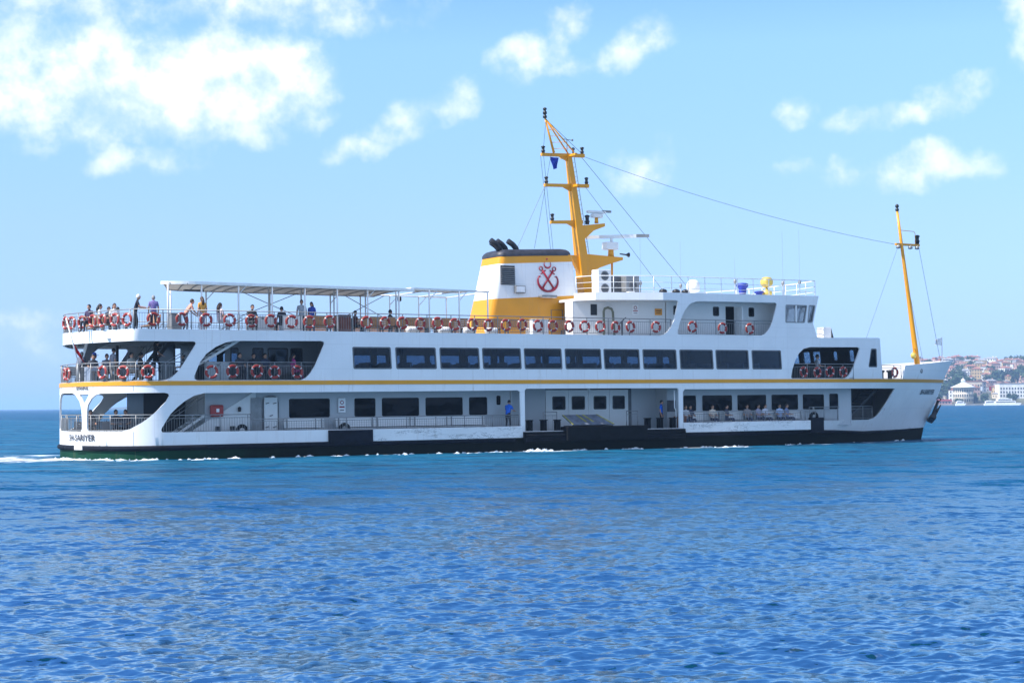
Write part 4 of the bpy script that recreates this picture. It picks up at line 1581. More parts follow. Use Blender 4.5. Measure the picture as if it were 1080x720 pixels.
    mb.hexa([(34.05, .55, 12.98), (37.3, -.62, 13.10), (37.4, -.45, 13.10), (34.15, .72, 12.98),
             (34.05, .55, 13.18), (37.3, -.62, 13.30), (37.4, -.45, 13.30), (34.15, .72, 13.18)])
    mb.build("scanner_arm", CLEAN, r)
    mb = MB()
    mb.hexa([(37.3, -.64, 13.11), (38.1, -.92, 13.13), (38.2, -.73, 13.13), (37.4, -.47, 13.11),
             (37.3, -.64, 13.31), (38.1, -.92, 13.31), (38.2, -.73, 13.31), (37.4, -.47, 13.31)])
    mb.build("scanner_tip", GREY, r)
    MB().tube([(36.3, -.2, 12.05), (36.75, -.25, 12.0), (36.95, -.25, 12.0)], [.04, .05, .16], 10).build("ship_horn", BLKP, root)
    MB().tube([(35.75, -.1, 9.0), (35.75, -.1, 11.45)], .07, 8).build("shelf_strut", MASTY, root)


def build_fore_mast():
    root = empty("fore_mast", (0, 0, 0), 0, ferry)

    def c(z):
        return 61.98 - (z - 4.6) * .1505
    mb = MB()
    zs = np.linspace(3.9, 16.0, 6)
    mb.tube([(c(z), 0, z) for z in zs], [.22 - .135 * k / 5 for k in range(6)], 12)
    mb.build("mast_pole", YELLOW, root)
    MB().lathe([(.09, 0), (.13, .02), (.13, .16), (.08, .18), (.08, .26), (.13, .28), (.13, .42), (.04, .5)], (c(16.0), 0, 16.0), 10).build("masthead_light", BLKP, root)
    MB().box(60.05, 62.3, -.09, .09, 13.55, 13.70).build("crossarm", YELLOW, root)
    MB().tube([(c(15.0), 0, 14.65), (61.85, 0, 14.6), (61.95, 0, 14.45), (61.95, 0, 13.7)], .022, 6).build("light_bracket", YELLOW, root)
    lamp_at(root, (62.15, 0, 13.72), s=1.4)
    for x in (60.2, 61.35, 62.0):
        MB().lathe([(.02, .1), (.14, 0), (.17, -.16), (.05, -.2)], (x, -.12, 13.5), 10).build("deck_floodlight", GREY, root)
    mb = MB()
    for k in range(26):
        z = 5.2 + k * .4
        mb.tube([(c(z) - .24 + k * .004, 0, z), (c(z) + .24 - k * .004, 0, z)], .014, 5)
    mb.build("mast_step", YELLOW, root)
    MB().lathe([(.05, 0), (.17, .1), (.2, .2), (.2, .34), (.12, .42), (.04, .5)], (61.35, -.2, 5.45), 12).build("ship_bell", BRASS, root)
    MB().tube([(61.35, -.2, 6.2), (61.85, 0, 6.2)], .03, 6).build("bell_bracket", YELLOW, root)


def stay(a, b, sag=0.0, r=.012):
    mb = MB()
    a, b = Vector(a), Vector(b)
    n = 14 if sag else 2
    mb.tube([a.lerp(b, k / (n - 1)) - Vector((0, 0, sag * 4 * (k / (n - 1)) * (1 - k / (n - 1)))) for k in range(n)], r, 5)
    mb.build("stay_wire", WIRE, ferry)


def build_rigging():
    stay((33.7, 0, 18.15), (60.1, 0, 13.6), .50, .013)
    stay((33.6, 0, 18.1), (42.1, -1.0, 8.9), 0, .014)
    stay((31.0, 0, 20.3), (33.8, 0, 18.2), 0, .014)
    stay((33.5, -.5, 16.2), (38.6, -2.5, 8.9), 0, .012)
    stay((30.9, 0, 16.1), (28.5, -.6, 12.1))
    stay((31.2, -.3, 18.1), (29.6, -.8, 12.1))
    stay((31.0, .3, 18.1), (32.0, .8, 11.5))
    stay((30.6, 0, 18.0), (31.6, .5, 11.8))
    stay((31.0, -.05, 20.3), (30.75, -.05, 18.1))
    stay((60.3, 0, 13.5), (54.3, -3.0, 6.6), 0, .009)
    stay((62.25, 0, 13.6), (64.2, 0, 5.2), 0, .013)
    stay((60.6, 0, 13.2), (62.7, .2, 5.1), 0, .011)


# ------------------------------------------------------------------ canopy on the top deck
def build_canopy():
    root = empty("canopy", (0, 0, 0), 0, ferry)

    CY = -2.5

    def roof_z(s):
        return 9.06 - (s - 5) * .004

    # sheet roof: softly arched, rounded at its stern end
    mb = MB()
    s_a, s_b = 4.9, 19.2
    n, m_ = 44, 12
    rows = []
    for i in range(n + 1):
        s = s_a + (s_b - s_a) * i / n
        hw = 2.65
        if s < s_a + 1.8:
            q = 1 - (s - s_a) / 1.8
            hw = 2.65 - .7 * q ** 2.2
        row = []
        for j in range(m_ + 1):
            v = -1 + 2 * j / m_
            s2 = s + max(0.0, 1 - (s - s_a) / 5.0) * 1.6 * (v + 1) / 2
            row.append((s2, CY + hw * v, roof_z(s) + .12 * (1 - v * v)))
        rows.append(row)
    t = [[mb.bm.verts.new((p[0], p[1], p[2] + .06)) for p in r] for r in rows]
    for i in range(n):
        for j in range(m_):
            mb.face([t[i][j], t[i + 1][j], t[i + 1][j + 1], t[i][j + 1]]).smooth = True
    e1 = [t[i][0] for i in range(n + 1)]
    b1 = [mb.bm.verts.new((v.co.x, v.co.y, v.co.z - .15)) for v in e1]
    e2 = [t[i][m_] for i in range(n + 1)]
    b2 = [mb.bm.verts.new((v.co.x, v.co.y, v.co.z - .15)) for v in e2]
    for E_, B_ in ((e1, b1), (e2, b2)):
        for i in range(n):
            mb.face([E_[i], E_[i + 1], B_[i + 1], B_[i]])
    e3, b3 = t[0], [mb.bm.verts.new((v.co.x, v.co.y, v.co.z - .15)) for v in t[0]]
    for j in range(m_):
        mb.face([e3[j], e3[j + 1], b3[j + 1], b3[j]])
    mb.build("canopy_roof", CANVTOP, root)
    mb = MB()
    t = [[mb.bm.verts.new((p[0], CY + (p[1] - CY) * .985, p[2] - .02)) for p in r] for r in rows]
    for i in range(n):
        for j in range(m_):
            mb.face([t[i][j], t[i + 1][j], t[i + 1][j + 1], t[i][j + 1]]).smooth = True
    mb.build("canopy_lining", CANVAS, root)
    mb = MB()
    for i in range(16):
        s = 5.2 + i * .93
        k_ = max(0.0, 1 - (s - 4.9) / 5.0) * 1.6
        mb.tube([(s + k_ * k / 8, CY - 2.6 + 5.2 * k / 8, roof_z(s) - .06 + .12 * (1 - (-1 + k / 4) ** 2)) for k in range(9)], .03, 6)
    mb.build("canopy_rib", GREY, root)
    # forward frame, still without its sheet
    mb = MB()
    for y in (-5.05, .05):
        mb.tube([(19.2, y, roof_z(19) + .03), (24.0, y, roof_z(24) + .02)], .045, 6)
    for s in (20.16, 22.06, 23.9):
        mb.tube([(s, -5.05, roof_z(s)), (s, .05, roof_z(s))], .035, 6)
    mb.build("canopy_beam", CLEAN, root)
    mb = MB()
    mb.prism([(19.0, 9.07), (23.2, 9.04), (23.2, 9.07), (19.0, 9.13)], -5.1, -3.0)
    mb.build("canopy_sheet", CANVTOP, root)
    for s in (5.1, 6.9, 8.92, 10.8, 12.67, 14.56, 16.37, 18.27, 20.16, 22.06, 23.91):
        for y in (-5.05, .05):
            if y > 0 and s < 6:
                continue
            zt = roof_z(s) + .01
            mb = MB().tube([(s, y, 6.503), (s, y, zt)], .048 if y < 0 else .045, 8)
            if s in (8.92, 16.37, 20.16, 22.06):
                mb.tube([(s, y, zt - .55), (s + .5, y, zt - .03)], .025, 6)
            mb.build("canopy_post", CLEAN, root)
    for s in (11.6, 13.52, 15.48, 17.41, 19.33):
        for y in (-2.5,):
            MB().tube([(s, y, 6.503), (s, y, roof_z(s) + .1)], .04, 8).build("canopy_post", CLEAN, root)
    for s0, s1 in ((10.8, 14.56), (17.0, 20.0)):
        mb = MB()
        for y in (.05,):
            mb.tube([(s0, y, 7.6), (s1, y, 9.1)], .022, 6)
            mb.tube([(s0, y, 9.1), (s1, y, 7.6)], .022, 6)
        mb.build("canopy_brace", GREY, root)
    MB().bbox(7.0, 8.1, -2.0, -1.8, 8.82, 8.93, .02).build("strip_light", DGREY, root)
    MB().lathe([(.02, 0), (.12, .05), (.12, .25), (.05, .3)], (19.55, -2.5, 8.5), 10).build("loudspeaker", BLKP, root)


build_bridge()
build_funnel()
build_main_mast()
build_fore_mast()
build_rigging()
build_canopy()


# ------------------------------------------------------------------ railings
def curve_pts(u0, u1, z, kind=2, inset=0.05, step=0.35, sg=-1, off_z=None):
    n = max(2, int(abs(u1 - u0) / step))
    out = []
    for u in np.linspace(u0, u1, n + 1):
        p = shell_pt(u, z, kind, -inset)
        out.append(Vector((p.x, p.y if sg == -1 else -p.y, z if off_z is None else off_z)))
    return out


def build_rails():
    for sg in (-1, 1):
        R = lambda pts, **k: rail_section("railing", pts, **k)
        # top deck
        R(curve_pts(UMIN[3], 3.0, 6.585, 3, .05, .4, sg), h=1.0)
        R([(3.05, sg * 5.95, 6.585), (36.1, sg * 5.95, 6.585)], h=1.0)
        R([(36.5, sg * 5.9, 6.60), (43.9, sg * 5.9, 6.60)], h=1.0)
        # saloon deck
        R(curve_pts(UMIN[2], 5.6, 3.90, 2, .06, .35, sg), h=1.03)
        R([(6.1, sg * 5.84, 3.90), (13.0, sg * 5.84, 3.90)], h=1.03)
        R([(45.3, sg * 5.8, 3.90), (50.7, sg * 5.75, 3.90)], h=1.03)
        R(curve_pts(53.8, 56.2, 3.97, 2, .08, .5, sg, 3.90), h=.98)
        # main deck
        R(curve_pts(UMIN[2], 4.3, 1.42, 2, .06, .35, sg, 1.40), h=.86)
        R([(4.6, sg * 5.84, 1.30), (9.25, sg * 5.84, 1.30)], h=.92)
        R([(9.3, sg * 5.84, 1.30), (25.4, sg * 5.84, 1.30)], h=.66, post=1.8)
        R([(36.95, sg * 5.82, 1.30), (47.4, sg * 5.8, 1.30)], h=.66, post=1.6)
        R(curve_pts(47.4, 54.4, 1.28, 2, .12, .8, sg, 1.27), h=.9)
        # short gate frames in the boarding bay
        rail_section("gate_frame", [(27.4, sg * 5.3, .95), (28.3, sg * 5.3, .95)], h=1.15, bal=.3)
        rail_section("gate_frame", [(33.2, sg * 5.3, .95), (34.0, sg * 5.3, .95)], h=1.15, bal=.15)
        # bridge roof: light three-bar rail
        R([(31.0, sg * 3.3, 9.2), (31.6, sg * 4.55, 9.2), (35.4, sg * 5.85, 9.2), (47.5, sg * 5.85, 9.24)], h=1.0, bal=None, rails=(1.0, .62, .28), post=1.25, material=CLEAN)
    rail_section("railing", [(47.5, -5.85, 9.24), (48.2, -3.0, 9.24), (48.4, 0, 9.24), (48.2, 3.0, 9.24), (47.5, 5.85, 9.24)], h=1.0, bal=None, rails=(1.0, .62, .28), post=1.3, material=CLEAN)
    # foredeck: port bulwark rail and bollards
    rail_section("railing", [(54.2, 4.6, 3.9), (56.0, 4.2, 3.9)], h=1.0)


build_rails()


# ------------------------------------------------------------------ lettering
def lettering(name, body, size, place, material, parent, shear=0.0, label=None, wscale=1.0):
    """text turned into a thin mesh and laid along the plating by place(x, y, off)"""
    cu = bpy.data.curves.new(name, 'FONT')
    cu.body = body
    cu.size = size
    cu.shear = shear
    cu.offset = .010
    cu.align_x = 'CENTER'
    cu.align_y = 'CENTER'
    tmp = bpy.data.objects.new(name, cu)
    COL.objects.link(tmp)
    dg = bpy.context.evaluated_depsgraph_get()
    me = bpy.data.meshes.new_from_object(tmp.evaluated_get(dg))
    bpy.data.objects.remove(tmp)
    bpy.data.curves.remove(cu)
    bm = bmesh.new()
    bm.from_mesh(me)
    bpy.data.meshes.remove(me)
    for v in bm.verts:
        v.co = place(v.co.x * wscale, v.co.y, 0.04)
    out = bpy.data.meshes.new(name)
    bm.to_mesh(out)
    bm.free()
    out.materials.append(material)
    o = bpy.data.objects.new(name, out)
    COL.objects.link(o)
    o.parent = parent
    return o


lettering("ship_name_lettering", "SH-SARIYER", .46, lambda x, y, o: shell_pt(-.82 + x, 1.08 + y, 2, o), TEXTM, ferry, wscale=1.18)
lettering("home_port_lettering", "ISTANBUL", .21, lambda x, y, o: shell_pt(-.60 + x, 3.63 + y, 2, o), TEXTM, ferry, wscale=1.35)
lettering("bow_name_lettering", "SH-SARIYER", .46, lambda x, y, o: shell_pt(61.1 + x, 3.06 + y, 2, o), TEXTM, ferry, shear=.25, wscale=1.15)


# ------------------------------------------------------------------ fittings on the bridge roof and decks
def build_fittings():
    # air conditioning units
    for (s, y, w, d, h, tone) in ((33.3, -2.6, .95, .75, 1.82, CLEAN), (35.35, -2.6, 1.0, .8, 1.5, GREY), (34.4, -2.1, .9, .7, 1.48, DGREY)):
        root = empty("air_conditioner", (0, 0, 0), 0, ferry)
        MB().bbox(s - w / 2, s + w / 2, y - d / 2, y + d / 2, 8.93, 8.93 + h, .03).build("casing", tone, root)
        k = 2 if h > 1.6 else 1
        for i in range(k):
            z = 9.2 + (h - .27) * (i + .5) / k
            mb = MB().torus(.27, .02, (s, y - d / 2 - .02, z), 20, 6)
            for q in range(6):
                a = q * pi / 6
                mb.tube([(s - .26 * cos(a), y - d / 2 - .02, z - .26 * sin(a)), (s + .26 * cos(a), y - d / 2 - .02, z + .26 * sin(a))], .008, 4)
            mb.build("fan_guard", DGREY, root)
            MB().lathe([(.24, 0), (.24, .01)], (s, y - d / 2 - .012, z), 18, 'y').build("fan_opening", DGREY, root)
    MB().bbox(34.85, 35.3, -3.3, -2.9, 8.93, 9.42, .02).build("vent_box", CLEAN, ferry)
    # satellite dome
    d = MB().lathe([(.12, 0), (.12, .62), (.30, .68), (.42, .74), (.43, 1.1), (.38, 1.30), (.25, 1.44), (.0, 1.48)], (40.55, -2.2, 8.9), 18)
    d.build("satellite_dome", CLEAN, ferry)
    # lamp with brass hood
    root = empty("searchlight", (0, 0, 0), 0, ferry)
    MB().lathe([(.16, 0), (.16, .55), (.36, .6), (.36, .85), (.1, .95), (.06, 1.1)], (46.2, -2.6, 8.9), 14).build("pedestal", BRASS, root)
    MB().lathe([(.12, -.3), (.32, -.28), (.36, .0), (.36, .2), (.3, .3), (.0, .32)], (46.2, -2.6, 10.35), 14, 'y').build("lamp_housing", BRASS, root)
    # whip antennas
    for s, y, h in ((42.9, -3.5, 1.5), (46.9, -3.4, 3.4), (47.3, -4.6, 3.4), (41.9, 1.0, 3.0), (38.0, 0, 3.0)):
        mb = MB().tube([(s, y, 8.9), (s, y, 10.2)], .03, 6)
        mb.tube([(s, y, 10.2), (s, y, 10.2 + h)], .006, 5)
        mb.lathe([(.03, 0), (.10, .05), (.10, .22), (.02, .3)], (s, y, 10.1), 8)
        mb.build("whip_antenna", GREY, ferry)
    # horns and deck floodlights along the wing parapet
    for s, y in ((36.0, -5.3), (36.9, -5.4), (37.6, -5.4)):
        mb = MB().lathe([(.05, 0), (.05, .3), (.2, .32), (.26, .42), (.2, .52), (.02, .58)], (s, y, 8.9), 12)
        mb.build("deck_floodlight", BLKP, ferry)
    # foredeck winch
    root = empty("anchor_windlass", (0, 0, 0), 0, ferry)
    MB().bbox(55.0, 56.1, -1.2, 1.2, 3.905, 4.35, .04).build("bed", BLKP, root)
    mb = MB()
    mb.lathe([(.5, -1.0), (.5, -.9), (.28, -.88), (.28, .88), (.5, .9), (.5, 1.0)], (55.5, 0, 4.7), 16, 'y')
    mb.build("drum", BLKP, root)
    for s, y in ((54.6, -3.4), (55.2, -3.5), (55.6, -3.9)):
        MB().lathe([(.16, 0), (.16, .5), (.24, .55), (.24, .65), (.02, .68)], (s, y, 3.905), 12).build("mooring_bollard", BLKP, ferry)
    # hawse hole and anchor recess on the bow
    p = shell_pt(58.9, 4.53, 2, .01)
    MB().torus(.13, .04, (0, 0, 0), 18, 8).build("hawse_ring", GREY, ferry).matrix_local = Matrix.Translation(p) @ Matrix.Rotation(math.atan2(surf_n(58.9, 4.53).y, surf_n(58.9, 4.53).x) + pi / 2, 4, 'Z')
    # ceiling lamps under the open stern
    for s in (2.3, 4.0, 7.4):
        MB().lathe([(.14, 0), (.16, -.06), (.1, -.12), (0, -.13)], (s, -4.2, 6.2), 12).build("ceiling_lamp", CLEAN, ferry)
    MB().tube([(1.32, -1.9, 4.0), (1.32, -1.9, 4.95)], .05, 8).build("staff_socket", GREY, ferry)
    MB().tube([(1.34, -1.95, 4.9), (.70, -1.95, 7.25)], .035, 8).build("flag_staff", CLEAN, ferry)
    MB().bbox(1.75, 2.7, -2.6, -1.5, 3.905, 4.75, .04).build("deck_locker", mat("blue_grey_paint", (.30, .36, .46), .5), ferry)
    MB().lathe([(.05, 0), (.13, .03), (.06, .25), (.045, .3), (.035, 2.1)], (64.35, 0, 4.95), 10).build("jack_staff", CLEAN, ferry)
    # draught marks and exhaust outlet at the stern
    p = shell_pt(-.75, .58, 2, .16)
    n = surf_n(-.75, .58)
    o = MB().bbox(-.42, .42, -.03, .03, -.1, .1, .02).build("stern_plate", CLEAN, ferry)
    o.matrix_local = Matrix.Translation(p) @ Matrix.Rotation(math.atan2(n.y, n.x) + pi / 2, 4, 'Z')


build_fittings()


# ------------------------------------------------------------------ things hung on, standing on or lying on the ferry
def set_on_ship(o, p, rz=0.0, extra=None):
    m = FM @ Matrix.Translation(Vector(p)) @ Matrix.Rotation(rz, 4, 'Z')
    if extra is not None:
        m = m @ extra
    o.matrix_world = m
    return o


ORD = ["first", "second", "third", "fourth", "fifth", "sixth", "seventh", "eighth", "ninth", "tenth", "eleventh", "twelfth",
       "thirteenth", "fourteenth", "fifteenth", "sixteenth", "seventeenth", "eighteenth", "nineteenth", "twentieth",
       "twenty-first", "twenty-second", "twenty-third", "twenty-fourth", "twenty-fifth", "twenty-sixth", "twenty-seventh", "twenty-eighth", "twenty-ninth"]


def make_lifebuoy():
    mb = MB()
    mb.torus(.285, .070, (0, 0, 0), 32, 10, 'y', band={4, 12, 20, 28})
    o = mb.build("lifebuoy", [RED, RWHITE])
    # grab line looped round the ring
    r = MB()
    pts = []
    for k in range(64):
        a = 2 * pi * k / 64 + pi / 8
        rr = .362 + .016 * sin(4 * a * 1.0 + pi / 2)
        pts.append((rr * cos(a), -.02, rr * sin(a)))
    r.tube(pts, .008, 4, closed=True)
    r.build("grab_line", mat("weathered_rope", (.35, .30, .25), .8), o)
    return o


BUOY0 = make_lifebuoy()
buoy_used = [False]


def place_buoy(p, n, label, group, roll=0.0):
    o = BUOY0 if not buoy_used[0] else copy_tree(BUOY0)
    buoy_used[0] = True
    rz = math.atan2(n.y, n.x) + pi / 2
    # each hangs a little differently on its bracket
    set_on_ship(o, Vector(p) + Vector((random.uniform(-.04, .04), 0, random.uniform(-.035, .03))), rz + random.uniform(-.16, .16), Matrix.Rotation(roll, 4, 'Y') @ Matrix.Rotation(random.uniform(-.08, .04), 4, 'X'))
    tag(o, label, "lifebuoy", group)
    return o


def build_buoys():
    G1 = "lifebuoys hung along the ferry's railings"
    st3 = [-2.9, -2.25, -1.27, -.26, .65, 1.63, 2.58]
    for i, u in enumerate(st3):
        n = surf_n(u, 7.1, 3)
        place_buoy(shell_pt(u, 7.08, 3, .07), n, f"red lifebuoy on the top deck stern rail, {ORD[i]} from the left end", G1, random.uniform(-.3, .3))
    side = [3.99, 5.5, 6.76, 8.01, 9.2, 10.33, 11.48, 12.52, 13.64, 15.82, 16.89, 17.96, 19.06, 20.12, 21.22, 22.34, 23.4, 24.48, 25.55, 26.67, 27.62, 28.73, 29.82, 30.9, 31.99, 33.07, 34.88]
    where = {0: "behind the man in a checked shirt", 8: "last before the wooden chest", 25: "next to last before the white pillar"}
    for i, s in enumerate(side):
        extra = "beneath canopy" if 1 <= i <= 13 else ("by funnel" if 17 <= i <= 23 else ("past funnel" if i > 23 else "open rail"))
        place_buoy((s, -6.06, 7.08), Vector((0, -1, 0)), f"{ORD[i]} red lifebuoy along the top deck side rail counting from the stern, {extra}", G1, random.uniform(-.4, .4))
    for i, s in enumerate((37.6, 39.83, 42.01)):
        place_buoy((s, -6.07, 7.12), Vector((0, -1, 0)), "red lifebuoy on the bridge house balcony rail, " + ("aftmost", "in front of the open door", "foremost")[i], G1, random.uniform(-.4, .4))
    for i, u in enumerate((-2.75, -2.3, 1.2, 2.48, 3.79)):
        n = surf_n(u, 4.4, 2)
        place_buoy(shell_pt(u, 4.43, 2, .08), n, f"red lifebuoy on the middle deck stern rail, {ORD[i]} counting from the left", G1, random.uniform(-.3, .3))
    for i, s in enumerate((7.11, 8.2, 9.51, 10.52, 11.76)):
        place_buoy((s, -6.03, 4.42), Vector((0, -1, 0)), f"{ORD[i]} red lifebuoy from left in the curved middle deck opening", G1, random.uniform(-.3, .3))
    for i, s in enumerate((46.31, 47.4, 48.47, 49.61)):
        place_buoy((s, -6.03, 4.40), Vector((0, -1, 0)), f"red lifebuoy in the dark forward lounge opening, {ORD[i]} from its left", G1, random.uniform(-.3, .3))
    n = surf_n(55.05, 4.4)
    place_buoy(shell_pt(55.05, 4.42, 2, .03), n, "single red lifebuoy on the foredeck rail between the lounge and the bow", G1)


build_buoys()


def make_tyre():
    mb = MB()
    mb.torus(.25, .10, (0, 0, 0), 28, 10, 'y')
    o = mb.build("tyre_fender", BLACK)
    r = MB().tube([(-.06, 0, .3), (-.03, .04, .62)], .015, 5)
    r.tube([(.06, 0, .3), (.03, .04, .62)], .015, 5)
    r.build("hanging_rope", RWHITE, o)
    return o


TY0 = make_tyre()
for i, (s, z, lab) in enumerate(((8.83, 1.48, "old black tyre behind the bulwark edge, right of the red hose box"),
                                 (14.64, 1.46, "old black tyre above the dark fender panel aft, beside white benches"),
                                 (47.35, 1.66, "old black tyre above the small dark fender panel towards the bow"))):
    o = TY0 if i == 0 else copy_tree(TY0)
    set_on_ship(o, (s, -5.71, z - .12), 0)
    tag(o, lab, "tyre", "tyre fenders along the main deck")


# benches ------------------------------------------------------------
def make_bench(L, wood, legm, slats=True):
    root = empty("bench", (0, 0, 0))
    mb = MB()
    for k in range(4):
        mb.box(-L / 2, L / 2, -.20 + k * .105, -.115 + k * .105, .41, .44)
    mb.build("seat", wood, root)
    mb = MB()
    for k in range(4):
        mb.hexa([(-L / 2, -.25 - .012 * k, .50 + k * .12), (L / 2, -.25 - .012 * k, .50 + k * .12), (L / 2, -.225 - .012 * k, .50 + k * .12), (-L / 2, -.225 - .012 * k, .50 + k * .12),
                 (-L / 2, -.262 - .012 * k, .605 + k * .12), (L / 2, -.262 - .012 * k, .605 + k * .12), (L / 2, -.237 - .012 * k, .605 + k * .12), (-L / 2, -.237 - .012 * k, .605 + k * .12)])
    mb.build("backrest", wood, root)
    for x in (-L / 2 + .15, L / 2 - .15):
        mb = MB()
        mb.box(x - .03, x + .03, -.22, -.17, 0, .41)
        mb.box(x - .03, x + .03, .14, .19, 0, .41)
        mb.box(x - .03, x + .03, -.169, .139, .36, .405)
        mb.hexa([(x - .03, -.224, .37), (x + .03, -.224, .37), (x + .03, -.17, .41), (x - .03, -.17, .41),
                 (x - .03, -.224, .99), (x + .03, -.224, .99), (x + .03, -.2, .99), (x - .03, -.2, .99)])
        mb.build("leg", legm, root)
    return root


WB0 = make_bench(2.05, WOOD, DGREY)
first = True
spots = [(14.0, "just forward of the white lockers"), (17.2, "right after the wooden chest"), (19.5, "under the canopy's forward end"), (21.8, "past the canopy roof edge"), (24.1, "aft of the funnel"), (26.4, "beside the funnel's aft edge"), (28.5, "beside the middle of the funnel")]
for i, (s, w) in enumerate(spots):
    for y, side in ((-4.35, "starboard"), (-3.2, "inner"), (4.35, "far")):
        if y == -3.2 and s > 23.5:
            continue
        o = WB0 if first else copy_tree(WB0)
        first = False
        set_on_ship(o, (s, y, 6.503), 0 if y == -4.35 else pi)
        tag(o, f"wooden top deck bench {w}, {({'starboard': 'near row', 'inner': 'second row', 'far': 'far row'})[side]}", "bench", "wooden benches on the top deck")
for i, (s, y, r, lab) in enumerate(((2.6, -2.0, -pi / 2, "near end"), (2.9, .6, -pi / 2, "far end"), (4.9, -2.6, pi / 2, "facing aft"))):
    o = copy_tree(WB0)
    set_on_ship(o, (s, y, 6.503), r)
    tag(o, f"wooden bench on the open stern of the top deck, {lab}", "bench", "benches at the stern of the top deck")
WHB = make_bench(2.3, CLEAN, GREY)
first = True
for i, s in enumerate((12.6, 15.6, 17.9, 20.2, 22.5)):
    o = WHB if first else copy_tree(WHB)
    first = False
    set_on_ship(o, (s, -5.25, .953), pi)
    set_on_ship(o, (s, -4.95, .953), 0) if False else None
    tag(o, f"{ORD[i]} white slatted bench from the stern, aft of the boarding bay", "bench", "white slatted benches on the main deck side")
for i, s in enumerate((38.9, 41.5, 44.2, 46.1)):
    o = copy_tree(WHB)
    set_on_ship(o, (s, -4.95, .953), pi)
    tag(o, f"{ORD[i]} white slatted bench forward of the boarding bay", "bench", "white slatted benches on the main deck side")
GB = make_bench(1.9, mat("grey_bench_paint", (.18, .18, .2), .5), DGREY)
first = True
for i, (s, y, z, lab) in enumerate(((2.3, -.7, .953, "main deck stern, near the rail"), (3.3, -2.4, .953, "main deck stern, by the stair"), (3.9, -3.2, 3.903, "middle deck stern, near the rail"), (10.0, -4.35, 3.903, "middle deck under the saloon's aft windows"), (12.2, -4.35, 3.903, "middle deck at the forward end of the opening"), (2.9, 3.6, 3.903, "middle deck stern, far side"))):
    o = GB if first else copy_tree(GB)
    first = False
    set_on_ship(o, (s, y, z), pi if y == -4.35 else 0)
    tag(o, f"dark grey bench on the {lab}", "bench", "grey benches at the stern")

# lockers and chests ---------------------------------------------------


def chest(name, s0, s1, y0, y1, z0, h, m, label, cat, lid=True):
    root = empty(name, (0, 0, 0))
    w, d = s1 - s0, y1 - y0
    MB().bbox(-w / 2, w / 2, -d / 2, d / 2, 0, h - .06, .03).build("body", m, root)
    MB().bbox(-w / 2 - .02, w / 2 + .02, -d / 2 - .02, d / 2 + .02, h - .055, h, .02).build("lid", m, root)
    MB().box(-.06, .06, -d / 2 - .03, -d / 2 - .001, h - .16, h - .09).build("latch", DGREY, root)
    set_on_ship(root, ((s0 + s1) / 2, (y0 + y1) / 2, z0))
    return tag(root, label, cat)


chest("deck_chest", 14.75, 15.45, -4.9, -4.2, 6.503, 1.05, DWOOD, "tall dark red wooden chest among the benches under the canopy", "chest")
chest("life_jacket_locker", 11.5, 12.6, -4.9, -4.3, 6.503, .98, CLEAN, "large white locker under the canopy beside the standing couple", "locker")
chest("life_jacket_locker", 9.9, 11.2, -4.3, -3.6, 6.503, .92, CLEAN, "white locker behind the seated passenger under the canopy", "locker")
chest("life_jacket_locker", 5.3, 5.85, -5.0, -4.5, 6.503, .95, GREY, "grey locker at the stern corner post of the canopy", "locker")
chest("crate", 36.95, 37.6, -5.4, -4.9, .953, .75, mat("brown_crate", (.22, .07, .03), .6), "brown crate in the corner of the forward main deck side", "crate")
chest("vent_chest", 26.9, 28.0, -5.0, -4.2, 6.503, 1.0, CLEAN, "white locker in front of the yellow funnel base", "locker")
chest("deck_cabinet", 7.0, 8.2, -5.55, -5.1, 3.903, 1.0, mat("pale_grey_cabinet", (.45, .48, .5), .5), "pale grey cabinet behind the aft end of the curved middle deck opening", "cabinet")


def build_raft():
    """white inflatable raft canister in its cradle"""
    mbs = []
    root = empty("raft_canister", (0, 0, 0))
    MB().lathe([(.0, -.62), (.22, -.60), (.29, -.5), (.29, .5), (.22, .60), (.0, .62)], (0, 0, .42), 16, 'x').build("drum", FLAGWHITE, root)
    mb = MB()
    for x in (-.32, .32):
        mb.torus(.295, .018, (x, 0, .42), 20, 6, 'x')
        mb.box(x - .03, x + .03, -.3, .3, 0, .16)
    mb.build("cradle", DGREY, root)
    return root


R0 = build_raft()
for i, (s, y, lab) in enumerate(((18.9, -5.45, "below the wooden benches, aft"), (20.9, -5.45, "below the wooden benches, middle"), (22.5, -5.45, "below the wooden benches, forward"), (23.9, -5.45, "last one before the funnel"))):
    o = R0 if i == 0 else copy_tree(R0)
    set_on_ship(o, (s, y, 6.503), 0, Matrix.Scale(.62, 4))
    tag(o, f"white raft canister at the foot of the top deck rail, {lab}", "raft canister", "raft canisters at the top deck edge")


